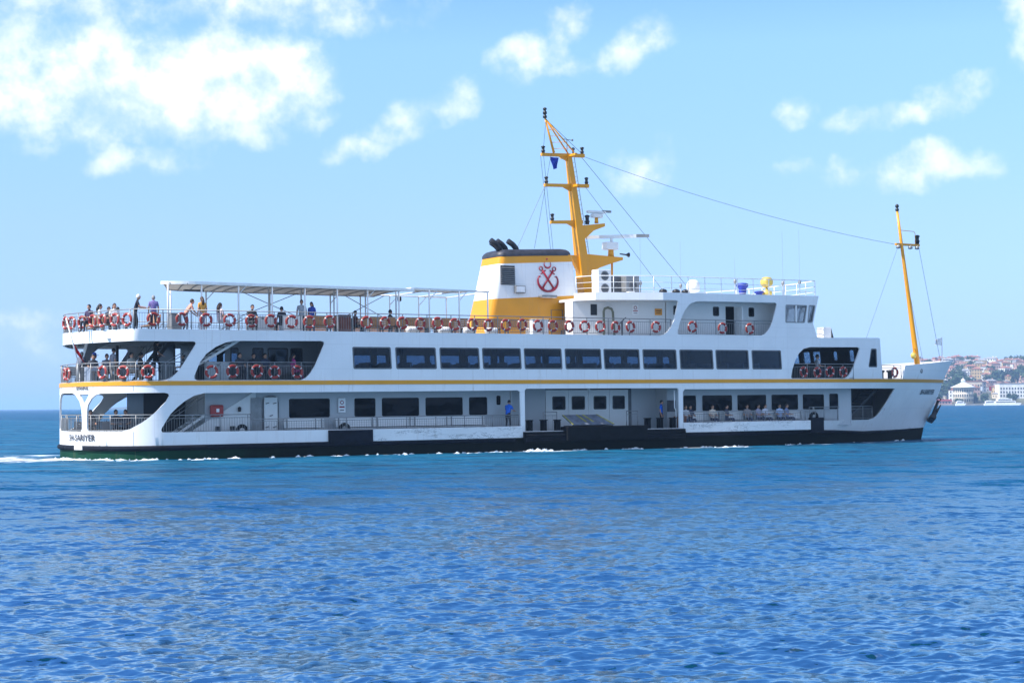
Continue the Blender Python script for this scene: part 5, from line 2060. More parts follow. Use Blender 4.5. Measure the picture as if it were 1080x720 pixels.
# gangway, covers, flags, anchor -----------------------------------------
def build_gangway():
    root = empty("gangway", (0, 0, 0))
    P = [(28.75, -6.28, 1.30), (31.65, -6.28, 1.30), (31.05, -5.35, 1.86), (28.62, -5.35, 1.86)]
    up_ = Vector((0, .515, .857)) * .05
    MB().hexa([Vector(p) for p in P] + [Vector(p) + Vector((0, -.3, .5)).normalized() * .06 for p in P]).build("ramp_plate", mat("ramp_grey_paint", (.13, .15, .19), .6, vary=.3), root)
    a, b, c, d = [Vector(p) + Vector((0, -.3, .5)).normalized() * .064 for p in P]
    for t, w in ((.0, .03), (.38, .045), (.56, .045), (.96, .04)):
        MB().poly([a.lerp(b, t), a.lerp(b, t + w), d.lerp(c, t + w - (.0 if t < .9 else .0)), d.lerp(c, t)]) if False else None
        mb = MB()
        lift = Vector((0, -.3, .5)).normalized() * .008
        q = [a.lerp(b, t), a.lerp(b, min(1, t + w)), d.lerp(c, min(1, t + w)), d.lerp(c, t)]
        if t in (.38, .56):
            q = [q[0].lerp(q[3], .25), q[1].lerp(q[2], .25), q[2], q[3]]
        mb.hexa(q + [p + lift for p in q])
        mb.build("yellow_marking", YMARK, root)
    MB().box(28.7, 31.6, -6.25, -5.4, 1.245, 1.285).build("ramp_hinge", BLACK, root)
    root.matrix_world = FM
    tag(root, "tilted dark gangway ramp with yellow stripes at the boarding bay", "gangway")


build_gangway()


def covered_gear(p, sx, sz, label, seed):
    """an instrument under a tied-down tarpaulin: lumpy, pinched at the waist"""
    rr = random.Random(seed)
    mb = MB()
    prof = []
    H = [0, .12, .25, .45, .6, .75, .9, .97, 1.0]
    Rr = [.55, .8, .6, .72, .66, 1.0, 1.05, .7, .0]
    seg = 18
    rows = []
    ph = rr.uniform(0, 6)
    for h, r in zip(H, Rr):
        rows.append([mb.bm.verts.new((sx * r * (1 + .14 * sin(3 * 2 * pi * k / seg + h * 5 + ph) + .08 * sin(7 * 2 * pi * k / seg + h * 9)) * cos(2 * pi * k / seg),
                                      sx * r * (1 + .12 * sin(2 * 2 * pi * k / seg + h * 4)) * sin(2 * pi * k / seg), h * sz)) for k in range(seg)])
    for a, b in zip(rows, rows[1:]):
        for k in range(seg):
            f = mb.face([a[k], a[(k + 1) % seg], b[(k + 1) % seg], b[k]])
            if f:
                f.smooth = True
    o = mb.build("tarpaulin_cover", BLUEC)
    MB().torus(sx * .66, .018, (0, 0, sz * .27), 18, 5, 'z').build("tie_rope", RWHITE, o)
    MB().lathe([(.14, -.42), (.12, 0)], (0, 0, 0), 10).build("pedestal", CLEAN, o)
    set_on_ship(o, p)
    tag(o, label, "covered instrument")


covered_gear((44.35, -2.4, 9.32), .36, .95, "tall blue tarpaulin-wrapped instrument on the bridge roof", 3)
covered_gear((45.5, -2.7, 9.32), .30, .42, "low rounded bundle under blue tarpaulin beside the taller one", 5)


def flag(name, corners, m, label, waves=2, amp=.05, extra=None):
    """cloth between four corners a-b (hoist) and d-c (fly), rippled"""
    a, b, c, d = [Vector(p) for p in corners]
    mb = MB()
    n, k = 14, 8
    nrm = (b - a).cross(d - a).normalized()
    rows = []
    for i in range(n + 1):
        t = i / n
        rows.append([mb.bm.verts.new(a.lerp(d, t).lerp(b.lerp(c, t), j / k) + nrm * amp * sin(waves * 2 * pi * t + j * .5) * t) for j in range(k + 1)])
    for i in range(n):
        for j in range(k):
            f = mb.face([rows[i][j], rows[i + 1][j], rows[i + 1][j + 1], rows[i][j + 1]])
            f.smooth = True
    bmesh.ops.solidify(mb.bm, geom=mb.bm.faces[:], thickness=.03)
    o = mb.build(name, m)
    if extra:
        extra(o, a, b, c, d, nrm)
    o.matrix_world = FM
    tag(o, label, "flag")
    return o


flag("flag", [(1.05, -1.96, 6.05), (1.20, -1.96, 5.5), (1.62, -2.0, 4.95), (1.48, -2.0, 5.35)], FLAGRED, "red flag drooping from the white staff at the stern", 1.5, .08)
flag("flag", [(31.2, -.12, 17.92), (31.85, -.12, 17.92), (31.65, -.2, 17.22), (31.4, -.2, 17.15)], FLAGBLUE, "small blue pennant hanging under the main mast's top crossarm", 1, .04)
flag("flag", [(64.32, -.02, 7.0), (64.33, -.02, 6.45), (63.75, .05, 6.5), (63.72, .05, 6.85)], FLAGWHITE, "small white flag flying from the jackstaff at the bow", 1.5, .06)


def build_anchor():
    root = empty("anchor", (0, 0, 0))
    MB().tube([(0, 0, .75), (0, 0, -.5)], [.09, .12], 8).build("shank", BLKP, root)
    MB().bbox(-.2, .2, -.55, .55, -.68, -.42, .06).build("crown", BLKP, root)
    for y in (-.45, .45):
        mb = MB()
        mb.hexa([(-.13, y - .1, -.55), (.13, y - .1, -.55), (.13, y + .1, -.55), (-.13, y + .1, -.55),
                 (.16, y - .02, .35), (.22, y - .02, .35), (.22, y + .02, .35), (.16, y + .02, .35)])
        mb.hexa([(.05, y - .2, -.1), (.17, y - .2, -.1), (.17, y + .2, -.1), (.05, y + .2, -.1),
                 (.16, y - .03, .4), (.2, y - .03, .4), (.2, y + .03, .4), (.16, y + .03, .4)])
        mb.build("fluke", BLKP, root)
    MB().torus(.12, .03, (0, 0, .85), 16, 6).build("shackle", BLKP, root)
    root.matrix_world = FM @ Matrix.Translation(Vector((62.98, -.50, 1.72))) @ Matrix.Scale(1.12, 4) @ Matrix.Rotation(radians(28), 4, 'Y') @ Matrix.Rotation(radians(-35), 4, 'Z')
    tag(root, "black stockless anchor drawn up against the ferry's bow", "anchor")


build_anchor()


# ------------------------------------------------------------------ people
CLOTH = {}


def cloth(c):
    if c not in CLOTH:
        CLOTH[c] = mat("cloth_%02d" % len(CLOTH), c, .8, vary=.2, vscale=12)
    return CLOTH[c]


HAIRM = {}


def hairm(c):
    if c not in HAIRM:
        HAIRM[c] = mat("hair_%02d" % len(HAIRM), c, .6, vary=.25, vscale=30)
    return HAIRM[c]


def pose_joints(pose):
    J = {}
    def torso(px, py, pz, lean, yaw=0.0):
        up_ = Vector((0, sin(lean), cos(lean)))
        P = Vector((px, py, pz))
        J['pelvis'] = P
        J['spine'] = P + up_ * .20
        J['chest'] = P + up_ * .40
        J['neck'] = P + up_ * .555
        J['skull'] = P + up_ * .60 + Vector((0, .02, .03))
        for s, n in ((-1, 'l'), (1, 'r')):
            J['sh' + n] = P + up_ * .485 + Vector((.185 * s, 0, 0))
            J['hip' + n] = P + Vector((.09 * s, 0, -.04))
        return up_
    if pose == 'stand':
        torso(0, 0, .93, .02)
        for s, n in ((-1, 'l'), (1, 'r')):
            J['el' + n] = J['sh' + n] + Vector((.05 * s, -.03, -.28))
            J['wr' + n] = J['el' + n] + Vector((.0, .07, -.24))
            J['kn' + n] = Vector((.10 * s, .03 * s + .02, .49))
            J['an' + n] = Vector((.11 * s, .04 * s - .03, .08))
    elif pose == 'lean':
        torso(0, -.12, .93, .22)
        for s, n in ((-1, 'l'), (1, 'r')):
            J['el' + n] = J['sh' + n] + Vector((.07 * s, .10, -.26))
            J['wr' + n] = J['el' + n] + Vector((-.05 * s, .24, -.02))
            J['kn' + n] = Vector((.10 * s, -.05 + .03 * s, .49))
            J['an' + n] = Vector((.11 * s, -.10 + .05 * s, .08))
    elif pose == 'bend':
        torso(0, -.05, .86, .60)
        for s, n in ((-1, 'l'), (1, 'r')):
            J['el' + n] = J['sh' + n] + Vector((.04 * s, .10, -.26))
            J['wr' + n] = J['el' + n] + Vector((-.02 * s, .18, -.14))
            J['kn' + n] = Vector((.10 * s, .05, .47))
            J['an' + n] = Vector((.11 * s, -.05 + .06 * s, .08))
    elif pose == 'climb':
        torso(0, 0, .93, .12)
        for s, n in ((-1, 'l'), (1, 'r')):
            J['el' + n] = J['sh' + n] + Vector((.06 * s, .05, -.27))
            J['wr' + n] = J['el' + n] + Vector((.02 * s, .18, -.10))
            J['kn' + n] = Vector((.10 * s, .22 if s > 0 else .04, .60 if s > 0 else .49))
            J['an' + n] = Vector((.11 * s, .16 if s > 0 else -.08, .26 if s > 0 else .08))
    else:   # sit
        torso(0, 0, .53, -.08 if pose == 'sit' else .22)
        for s, n in ((-1, 'l'), (1, 'r')):
            J['el' + n] = J['sh' + n] + Vector((.05 * s, .05, -.26))
            J['wr' + n] = J['el' + n] + Vector((-.06 * s, .22, -.02))
            J['kn' + n] = Vector((.10 * s, .43, .54))
            J['an' + n] = Vector((.10 * s, .44, .08))
    for s, n in ((-1, 'l'), (1, 'r')):
        f = 1
        J['to' + n] = J['an' + n] + Vector((.02 * s, .15, -.045))
        J['pa' + n] = J['wr' + n] + (J['wr' + n] - J['el' + n]).normalized() * .085
    return J


RAD = dict(pelvis=(.155, .115), spine=(.145, .105), chest=(.165, .115), neck=(.058, .058), skull=(.055, .055), sh=(.068, .068), el=(.046, .046), wr=(.033, .033),
           pa=(.042, .022), hip=(.095, .095), kn=(.062, .062), an=(.045, .045), to=(.045, .03))
BONES = [('pelvis', 'spine', 1), ('spine', 'chest', 1), ('chest', 'neck', 1), ('neck', 'skull', 0)]
for n_ in 'lr':
    BONES += [('chest', 'sh' + n_, 1), ('sh' + n_, 'el' + n_, 1), ('el' + n_, 'wr' + n_, 0), ('wr' + n_, 'pa' + n_, 0),
              ('pelvis', 'hip' + n_, 2), ('hip' + n_, 'kn' + n_, 2), ('kn' + n_, 'an' + n_, 2), ('an' + n_, 'to' + n_, 3)]
BODY = {}


def body_mesh(pose):
    if pose in BODY:
        return BODY[pose]
    J = pose_joints(pose)
    names = list(J)
    me = bpy.data.meshes.new("skeleton")
    me.from_pydata([J[n] for n in names], [(names.index(a), names.index(b)) for a, b, _ in BONES], [])
    ob = bpy.data.objects.new("skeleton", me)
    COL.objects.link(ob)
    md = ob.modifiers.new("skin", 'SKIN')
    md.use_smooth_shade = True
    for i, n in enumerate(names):
        key = n if n in RAD else n[:-1]
        sv = me.skin_vertices[0].data[i]
        sv.radius = RAD[key]
        sv.use_root = n == 'pelvis'
    ob.modifiers.new("sub", 'SUBSURF').levels = 1
    dg = bpy.context.evaluated_depsgraph_get()
    out = bpy.data.meshes.new_from_object(ob.evaluated_get(dg))
    bpy.data.objects.remove(ob)
    bpy.data.meshes.remove(me)
    bm = bmesh.new()
    bm.from_mesh(out)
    for f in bm.faces:
        c = f.calc_center_median()
        best, bi = 9, 0
        for a, b, k in BONES:
            A, B = J[a], J[b]
            t = max(0, min(1, (c - A).dot(B - A) / (B - A).length_squared))
            d = (c - A.lerp(B, t)).length - (.05 if a in ('pelvis', 'spine', 'chest') else 0)
            if d < best:
                best, bi = d, k
                if k == 1 and a.startswith('sh') and t > .75:
                    bi = 0
        f.material_index = bi
        f.smooth = True
    mb = MB()
    mb.bm.free()
    mb.bm = bm
    hc = J['skull'] + Vector((0, .015, .085))
    mb.mi = 0
    mb.ball(hc, (.078, .098, .122), 14, 10)
    mb.ball(hc + Vector((0, .01, -.075)), (.058, .078, .055), 10, 6)
    mb.hexa([hc + Vector(v) for v in ((-.016, .088, -.035), (.016, .088, -.035), (.016, .12, -.03), (-.016, .12, -.03), (-.008, .085, .02), (.008, .085, .02), (.008, .098, .02), (-.008, .098, .02))])
    for s in (-1, 1):
        mb.ball(hc + Vector((.08 * s, -.005, -.015)), (.014, .022, .034), 8, 6)
        mb.mi = 4
        mb.ball(hc + Vector((.032 * s, .088, .008)), (.012, .008, .008), 8, 6)
        mb.mi = 0
    mb.mi = 4
    mb.ball(hc + Vector((0, .088, -.062)), (.024, .007, .006), 8, 6)
    mb.mi = 0
    for n in 'lr':
        s = -1 if n == 'l' else 1
        d = (J['pa' + n] - J['wr' + n]).normalized()
        side = Vector((0, 1, 0)) if abs(d.z) > .6 else Vector((1, 0, 0))
        inn = d.cross(side).normalized()
        for k, L in enumerate((.070, .082, .078, .060)):
            o = J['pa' + n] + side * (-.033 + .022 * k) + d * .015
            mb.tube([o, o + d * L * .5, o + d * L * .85 + inn * .018 * -s], [.0095, .009, .0075], 5)
        o = J['wr' + n] + d * .03 + side * .035
        mb.tube([o, o + side * .03 + d * .03, o + side * .035 + d * .06], [.011, .010, .008], 5)
    out.materials.clear()
    for k_ in range(5):
        out.materials.append(SKIN)
    bm.to_mesh(out)
    bm.free()
    BODY[pose] = (out, hc.copy(), J)
    return BODY[pose]


def person(p, rz, pose, top, bottom, hair, label, long=False, shoe=(.03, .03, .035), cap=None, group=None, scale=1.0, bald=False, skin=SKIN):
    me, hc, J = body_mesh(pose)
    me = me.copy()
    me.name = "person"
    for k_, mm in enumerate((skin, cloth(top), cloth(bottom), cloth(shoe), DARKIN)):
        me.materials[k_] = mm
    o = bpy.data.objects.new("person", me)
    COL.objects.link(o)
    mb = MB()
    seg, ring = 14, 8
    rows = []
    lim = pi * (.42 if bald else .60)
    for i in range(ring + 1):
        th = lim * i / ring
        row = []
        for k in range(seg):
            a = 2 * pi * k / seg
            front = max(0, sin(a))
            t2 = th * (1 - .42 * front)
            r = 1.10
            row.append(mb.bm.verts.new((hc.x + .084 * r * sin(t2) * cos(a), hc.y - .008 + .10 * r * sin(t2) * sin(a), hc.z + .006 + .122 * r * cos(t2))))
        rows.append(row)
    for a, b in zip(rows, rows[1:]):
        for k in range(seg):
            f = mb.face([a[k], a[(k + 1) % seg], b[(k + 1) % seg], b[k]])
            if f:
                f.smooth = True
    if long:
        mb.tube([(hc.x, hc.y - .06, hc.z + .02), (hc.x, hc.y - .11, hc.z - .10), (hc.x, hc.y - .12, hc.z - .26), (hc.x, hc.y - .11, hc.z - .33)], [.075, .085, .07, .02], 10)
    mb.build("hair", hairm(hair), o)
    if cap:
        c = MB()
        c.lathe([(.098, .0), (.100, .05), (.085, .10), (.05, .125), (.0, .13)], (hc.x, hc.y - .005, hc.z + .035), 14)
        c.bbox(hc.x - .07, hc.x + .07, hc.y + .06, hc.y + .19, hc.z + .035, hc.z + .05, .005)
        c.build("cap", cloth(cap), o)
    set_on_ship(o, p, rz, Matrix.Scale(scale, 4))
    tag(o, label, "person", group)
    return o


FWD_, AFT_, PORT_, STBD_ = -pi / 2, pi / 2, 0.0, pi
GREYH, BLKH, BRNH, WHTH = (.25, .25, .25), (.012, .010, .010), (.05, .025, .015), (.60, .58, .55)


def build_people():
    D3, D2, D1 = 6.503, 3.905, .955
    gs = "passengers seated at the top deck stern"
    person((1.75, -2.4, D3), AFT_ + .6, 'sit', (.035, .02, .06), (.02, .02, .03), BLKH, "seated passenger in dark purple, leftmost on the top deck stern", group=gs, scale=1.08)
    person((2.3, -2.6, D3), FWD_ - .4, 'sit', (.7, .7, .72), (.05, .05, .07), BLKH, "seated passenger with long black hair and white shirt at the top deck stern", True, group=gs, scale=1.10)
    person((2.75, -2.6, D3), STBD_ + .5, 'sit', (.12, .12, .14), (.05, .05, .07), BLKH, "seated dark-haired passenger in grey between two in white at the top deck stern", group=gs)
    person((2.95, -2.9, D3), STBD_, 'sit', (.75, .74, .74), (.2, .2, .25), BRNH, "tallest seated passenger in white in the top deck stern row", True, group=gs, scale=1.12)
    person((3.25, -2.5, D3), FWD_, 'sit', (.6, .55, .6), (.05, .05, .07), BLKH, "rightmost seated passenger in pale lilac at the top deck stern", group=gs)
    person((3.45, -5.25, D3), FWD_ - .25, 'lean', (.012, .013, .025), (.012, .012, .015), WHTH, "white-haired man in black t-shirt and trousers leaning on the top deck rail", scale=1.06)
    person((4.25, -5.35, D3), PORT_ - .15, 'stand', (.17, .13, .33), (.02, .02, .035), GREYH, "grey-haired man in a purple checked shirt seen from behind at the top deck rail", scale=1.03)
    person((6.0, -5.2, D3), FWD_, 'bend', (.62, .28, .2), (.03, .03, .06), BRNH, "woman in a salmon top bending over at the rail below the canopy", scale=1.06)
    person((6.85, -5.3, D3), PORT_ + .2, 'stand', (.62, .30, .05), (.3, .3, .42), BRNH, "woman with dark hair in an orange top standing below the canopy", True, scale=1.03)
    person((7.9, -5.1, D3), FWD_ + .3, 'sit', (.55, .45, .48), (.5, .5, .55), BRNH, "woman in pale clothes seated at the rail below the canopy", True, scale=1.12)
    person((9.6, -5.1, D3), STBD_, 'sitf', (.02, .022, .03), (.03, .03, .04), BLKH, "hunched passenger all in black seated below the canopy", scale=1.08)
    person((11.5, -4.6, D3), PORT_, 'sit', (.03, .03, .04), (.03, .03, .04), BLKH, "seated passenger whose dark head shows above the white locker", scale=1.05)
    person((12.95, -3.9, D3), STBD_ - .4, 'stand', (.42, .45, .50), (.05, .055, .08), BLKH, "man in a light grey shirt standing with a woman below the canopy", scale=1.06)
    person((13.55, -3.9, D3), AFT_ + .6, 'stand', (.05, .10, .50), (.04, .05, .2), BLKH, "woman with long dark hair in a blue dress facing the man in grey", True, scale=1.0)
    person((16.3, -3.6, D3), FWD_, 'sit', (.12, .03, .03), (.03, .03, .04), BLKH, "passenger in dark red on the top deck benches beside the wooden chest")
    person((18.6, -3.3, D3), FWD_, 'sit', (.03, .03, .04), (.03, .03, .04), BLKH, "passenger in black on the top deck benches near the canopy's end", scale=1.08)
    gm = "passengers on the middle deck stern"
    person((1.62, -.9, D2), FWD_ + .8, 'bend', (.12, .13, .18), (.04, .04, .06), GREYH, "grey-haired man bending beside the flag staff on the middle deck", group=gm, scale=1.05)
    person((2.0, -2.3, D2), STBD_, 'sit', (.04, .045, .06), (.03, .03, .04), BLKH, "seated passenger in dark grey just right of the flag staff", group=gm, scale=1.1)
    person((2.25, -1.7, D2), FWD_, 'sit', (.05, .055, .07), (.03, .03, .04), BLKH, "passenger in a blue cap seated on the middle deck stern", cap=(.02, .08, .4), group=gm, scale=1.15)
    person((2.75, -2.2, D2), STBD_, 'sit', (.25, .24, .27), (.2, .18, .17), BLKH, "seated passenger in pale grey in front of the standing man, middle deck", group=gm, scale=1.12)
    person((2.95, -2.6, D2), FWD_ + .3, 'stand', (.26, .26, .30), (.35, .32, .28), BLKH, "man in a grey shirt standing on the middle deck stern", group=gm, scale=1.02)
    person((3.7, -3.4, D2), STBD_ + .4, 'sit', (.70, .66, .6), (.3, .25, .2), BLKH, "seated passenger in cream left of the dark stair, middle deck", True, group=gm, scale=1.15)
    person((4.2, -3.4, D2), FWD_, 'sit', (.03, .03, .035), (.03, .03, .035), BLKH, "seated passenger in black directly at the foot of the dark stair", group=gm, scale=1.15)
    person((5.05, -3.0, D2 + .35), FWD_, 'climb', (.01, .01, .012), (.01, .01, .012), BLKH, "figure in long black clothes climbing the stair at the middle deck stern", True, group=gm, scale=1.05)
    person((6.35, -3.6, D2), AFT_, 'sit', (.1, .1, .11), (.04, .04, .05), BLKH, "passenger whose head shows beside the slanted white pillar, middle deck", group=gm, scale=1.1)
    gb = "passengers before the saloon's aft windows"
    person((9.0, -5.0, D2), STBD_, 'sit', (.05, .05, .06), (.03, .03, .04), BLKH, "leftmost seated passenger in the curved middle deck opening", group=gb, scale=1.12)
    person((9.95, -4.5, D2), STBD_, 'sit', (.03, .03, .04), (.03, .03, .04), BLKH, "second seated passenger in black in the curved middle deck opening", group=gb, scale=1.12)
    person((10.6, -4.5, D2), STBD_, 'sit', (.04, .05, .09), (.03, .03, .04), BLKH, "passenger in navy seated before the middle saloon window", group=gb, scale=1.12)
    person((12.05, -4.9, D2), FWD_, 'sit', (.45, .05, .22), (.3, .05, .15), BLKH, "passenger in bright pink at the right end of the curved opening", True, group=gb, scale=1.12)
    person((48.7, -4.6, D2), FWD_ - .3, 'sit', (.7, .7, .72), (.04, .05, .1), BLKH, "passenger in a white shirt seated in the dark forward lounge opening", scale=1.22)
    gd = "passengers seated on the main deck"
    person((2.25, -.9, D1), STBD_, 'sit', (.05, .05, .06), (.03, .03, .04), BLKH, "passenger with black hair seated right beside the white Y-shaped stern pillar", group=gd, scale=1.15)
    person((3.1, -2.6, D1), STBD_, 'sit', (.06, .06, .07), (.03, .03, .04), BLKH, "left one of two seated heads left of the dark main deck stair", group=gd, scale=1.15)
    person((3.6, -2.6, D1), STBD_ - .5, 'sit', (.10, .09, .11), (.03, .03, .04), BRNH, "right one of two seated heads left of the dark main deck stair", group=gd, scale=1.15)
    gc = "crew in blue shirts at the boarding bay"
    person((25.05, -5.35, D1 + .12), FWD_ + .5, 'lean', (.012, .13, .62), (.02, .02, .03), BLKH, "crewman in a bright blue shirt stooping at the rail aft of the boarding bay", group=gc, scale=.99)
    person((36.0, -4.9, D1), FWD_ - .8, 'stand', (.012, .13, .62), (.012, .012, .018), BLKH, "crewman in a bright blue shirt and black trousers at the boarding bay's forward end", group=gc, scale=.99)
    ge = "passengers on the forward main deck benches"
    info = [(37.75, (.6, .6, .62), "white shirt at the crate corner"), (38.1, (.05, .05, .08), "navy beside the first window pillar"), (39.8, (.75, .62, .5), "cream in front of the second dark window"),
            (40.9, (.05, .06, .1), "dark blue at the middle of the forward windows"), (42.5, (.3, .25, .25), "brown just aft of the third window pillar"), (43.4, (.35, .33, .45), "mauve just forward of the third window pillar"),
            (43.95, (.7, .7, .78), "white leaning towards a companion"), (45.1, (.45, .55, .75), "pale blue at the foremost bench"), (45.7, (.25, .3, .5), "blue jeans and jacket at the forward bench end")]
    for i, (s, c, w) in enumerate(info):
        person((s, -5.05, D1), STBD_ + random.uniform(-.6, .6), 'sit', c, (.05, .06, .12), BLKH if i % 2 else BRNH, f"seated passenger in {w}", bool(i % 3 == 0), group=ge, scale=1.05)


build_people()


# ------------------------------------------------------------------ the far shore
def shore_h(x, y):
    """ground height of the far hillside"""
    d = y - 1405 - 6 * sin(x * .02)
    if d < 0:
        return 1.0
    h = 1.4 + 20 * (1 - math.exp(-d / 260)) + 28 / (1 + math.exp(-(d - 330) / 60))
    h = h + 2.2 * sin(x * .031 + d * .01) + 1.6 * sin(x * .07 + 1.3) * min(1, d / 200) - max(0, d - 520) * .02
    # the headland drops to the water at its left end
    q = min(1, max(0, (x - (.222 * y)) / 30.0))
    q = q * q * (3 - 2 * q)
    return h * q - 3.0 * (1 - q)


def build_shore():
    mb = MB()
    nx, ny = 90, 60
    xs = np.linspace(215, 1100, nx)
    ys = 1400 + (np.linspace(0, 1, ny) ** 1.3) * 900
    vv = [[mb.bm.verts.new((x, y, shore_h(x, y) if j > 0 else min(1.2, shore_h(x, y + 8)))) for x in xs] for j, y in enumerate(ys)]
    low = [mb.bm.verts.new((x, ys[0] - .5, -2.0)) for x in xs]
    for i in range(nx - 1):
        mb.face([low[i], low[i + 1], vv[0][i + 1], vv[0][i]])
    for a, b in zip(vv, vv[1:]):
        for i in range(nx - 1):
            f = mb.face([a[i], a[i + 1], b[i + 1], b[i]])
            f.smooth = True
    o = mb.build("hillside_terrain", mat("hillside_ground", (.10, .10, .055), .9, vary=.5, vscale=.03))
    o['kind'] = 'structure'
    # low blue land far out to sea, beyond the stern
    mb = MB()
    n = 60
    rows = []
    for i in range(n + 1):
        x = -925 + i * 900 / n
        h = .5 + 10.5 * min(1, i / 9) * (.85 + .15 * sin(i * .5) * sin(i * .23))
        rows.append([mb.bm.verts.new((x, 3500, -3)), mb.bm.verts.new((x, 3530, h)), mb.bm.verts.new((x, 3900, -3))])
    for a, b in zip(rows, rows[1:]):
        for k in range(2):
            mb.face([a[k], b[k], b[k + 1], a[k + 1]]).smooth = True
    o = mb.build("distant_hills", mat("distant_land", (.07, .085, .07), .9, vary=.3, vscale=.01))
    o['kind'] = 'structure'
    # quay wall
    mb = MB()
    mb.box(338, 900, 1396.5, 1400.5, -1.5, 1.35)
    tag(mb.build("quay_wall", mat("quay_stone", (.24, .23, .21), .8, vary=.3, vscale=.2)), "long low stone quay wall along the far shore", "quay wall")


HOUSE_WALL = {"white": (.74, .73, .70), "cream": (.60, .52, .40), "pink": (.55, .36, .30), "grey": (.38, .38, .40), "ochre": (.52, .38, .20)}
HOUSE_ROOF = {"red": (.30, .13, .09), "brown": (.20, .12, .09), "grey": (.28, .28, .29)}
WDARK = mat("far_window", (.04, .05, .06), .3)


def house_mesh(w, d, h, wall, roof, flat=False):
    mb = MB()
    mb.mi = 0
    mb.box(-w / 2, w / 2, -d / 2, d / 2, -6, h)
    mb.mi = 1
    if flat:
        mb.box(-w / 2 - .25, w / 2 + .25, -d / 2 - .25, d / 2 + .25, h + .003, h + .5)
        mb.box(-w / 4, w / 6, -d / 4, d / 4, h + .503, h + 2.2)
    else:
        e = .5
        r = min(w, d) * .22
        a = [(-w / 2 - e, -d / 2 - e, h + .003), (w / 2 + e, -d / 2 - e, h + .003), (w / 2 + e, d / 2 + e, h + .003), (-w / 2 - e, d / 2 + e, h + .003)]
        rp = [(-w / 2 + d / 2 * .7, 0, h + r), (w / 2 - d / 2 * .7, 0, h + r)]
        v = [mb.bm.verts.new(p) for p in a + rp]
        for f in ((0, 1, 5, 4), (1, 2, 5), (2, 3, 4, 5), (3, 0, 4), (3, 2, 1, 0)):
            mb.face([v[i] for i in f])
        mb.mi = 0
        mb.box(w * .2, w * .2 + .8, -.4, .4, h + r * .5, h + r + 1.0)
    mb.mi = 2
    st = max(1, int(h / 3.0))
    nw = max(2, int(w / 2.6))
    for k in range(st):
        z = 1.0 + k * (h / st)
        for i in range(nw):
            x = -w / 2 + w * (i + .5) / nw
            mb.box(x - .55, x + .55, -d / 2 - .06, -d / 2 + .02, z, z + 1.55)
        for i in range(max(1, int(d / 3))):
            y = -d / 2 + d * (i + .5) / max(1, int(d / 3))
            mb.box(-w / 2 - .06, -w / 2 + .02, y - .5, y + .5, z, z + 1.5)
    return mb


def crown_mesh(rad, hgt, seed, leaf=.9, n=420):
    """a crown of many small leaf faces gathered in clumps, with gaps"""
    rr = random.Random(seed)
    mb = MB()
    clumps = []
    for _ in range(16):
        a, t = rr.uniform(0, 2 * pi), rr.random() ** .5
        clumps.append((Vector((rad * .72 * t * cos(a), rad * .72 * t * sin(a), hgt * (.22 + .66 * rr.random()))), rr.uniform(.25, .5) * rad))
    for _ in range(n):
        c, r = rr.choice(clumps)
        d = Vector((rr.gauss(0, 1), rr.gauss(0, 1), rr.gauss(0, 1))).normalized()
        p = c + d * r * (rr.random() ** .33)
        u = Vector((rr.gauss(0, 1), rr.gauss(0, 1), rr.gauss(0, .6))).normalized()
        v = u.cross(d + Vector((.01, 0, .02))).normalized()
        s = leaf * rr.uniform(.5, 1.2)
        mb.poly([p - u * s, p + v * s * .7, p + u * s, p - v * s * .7])
    return mb


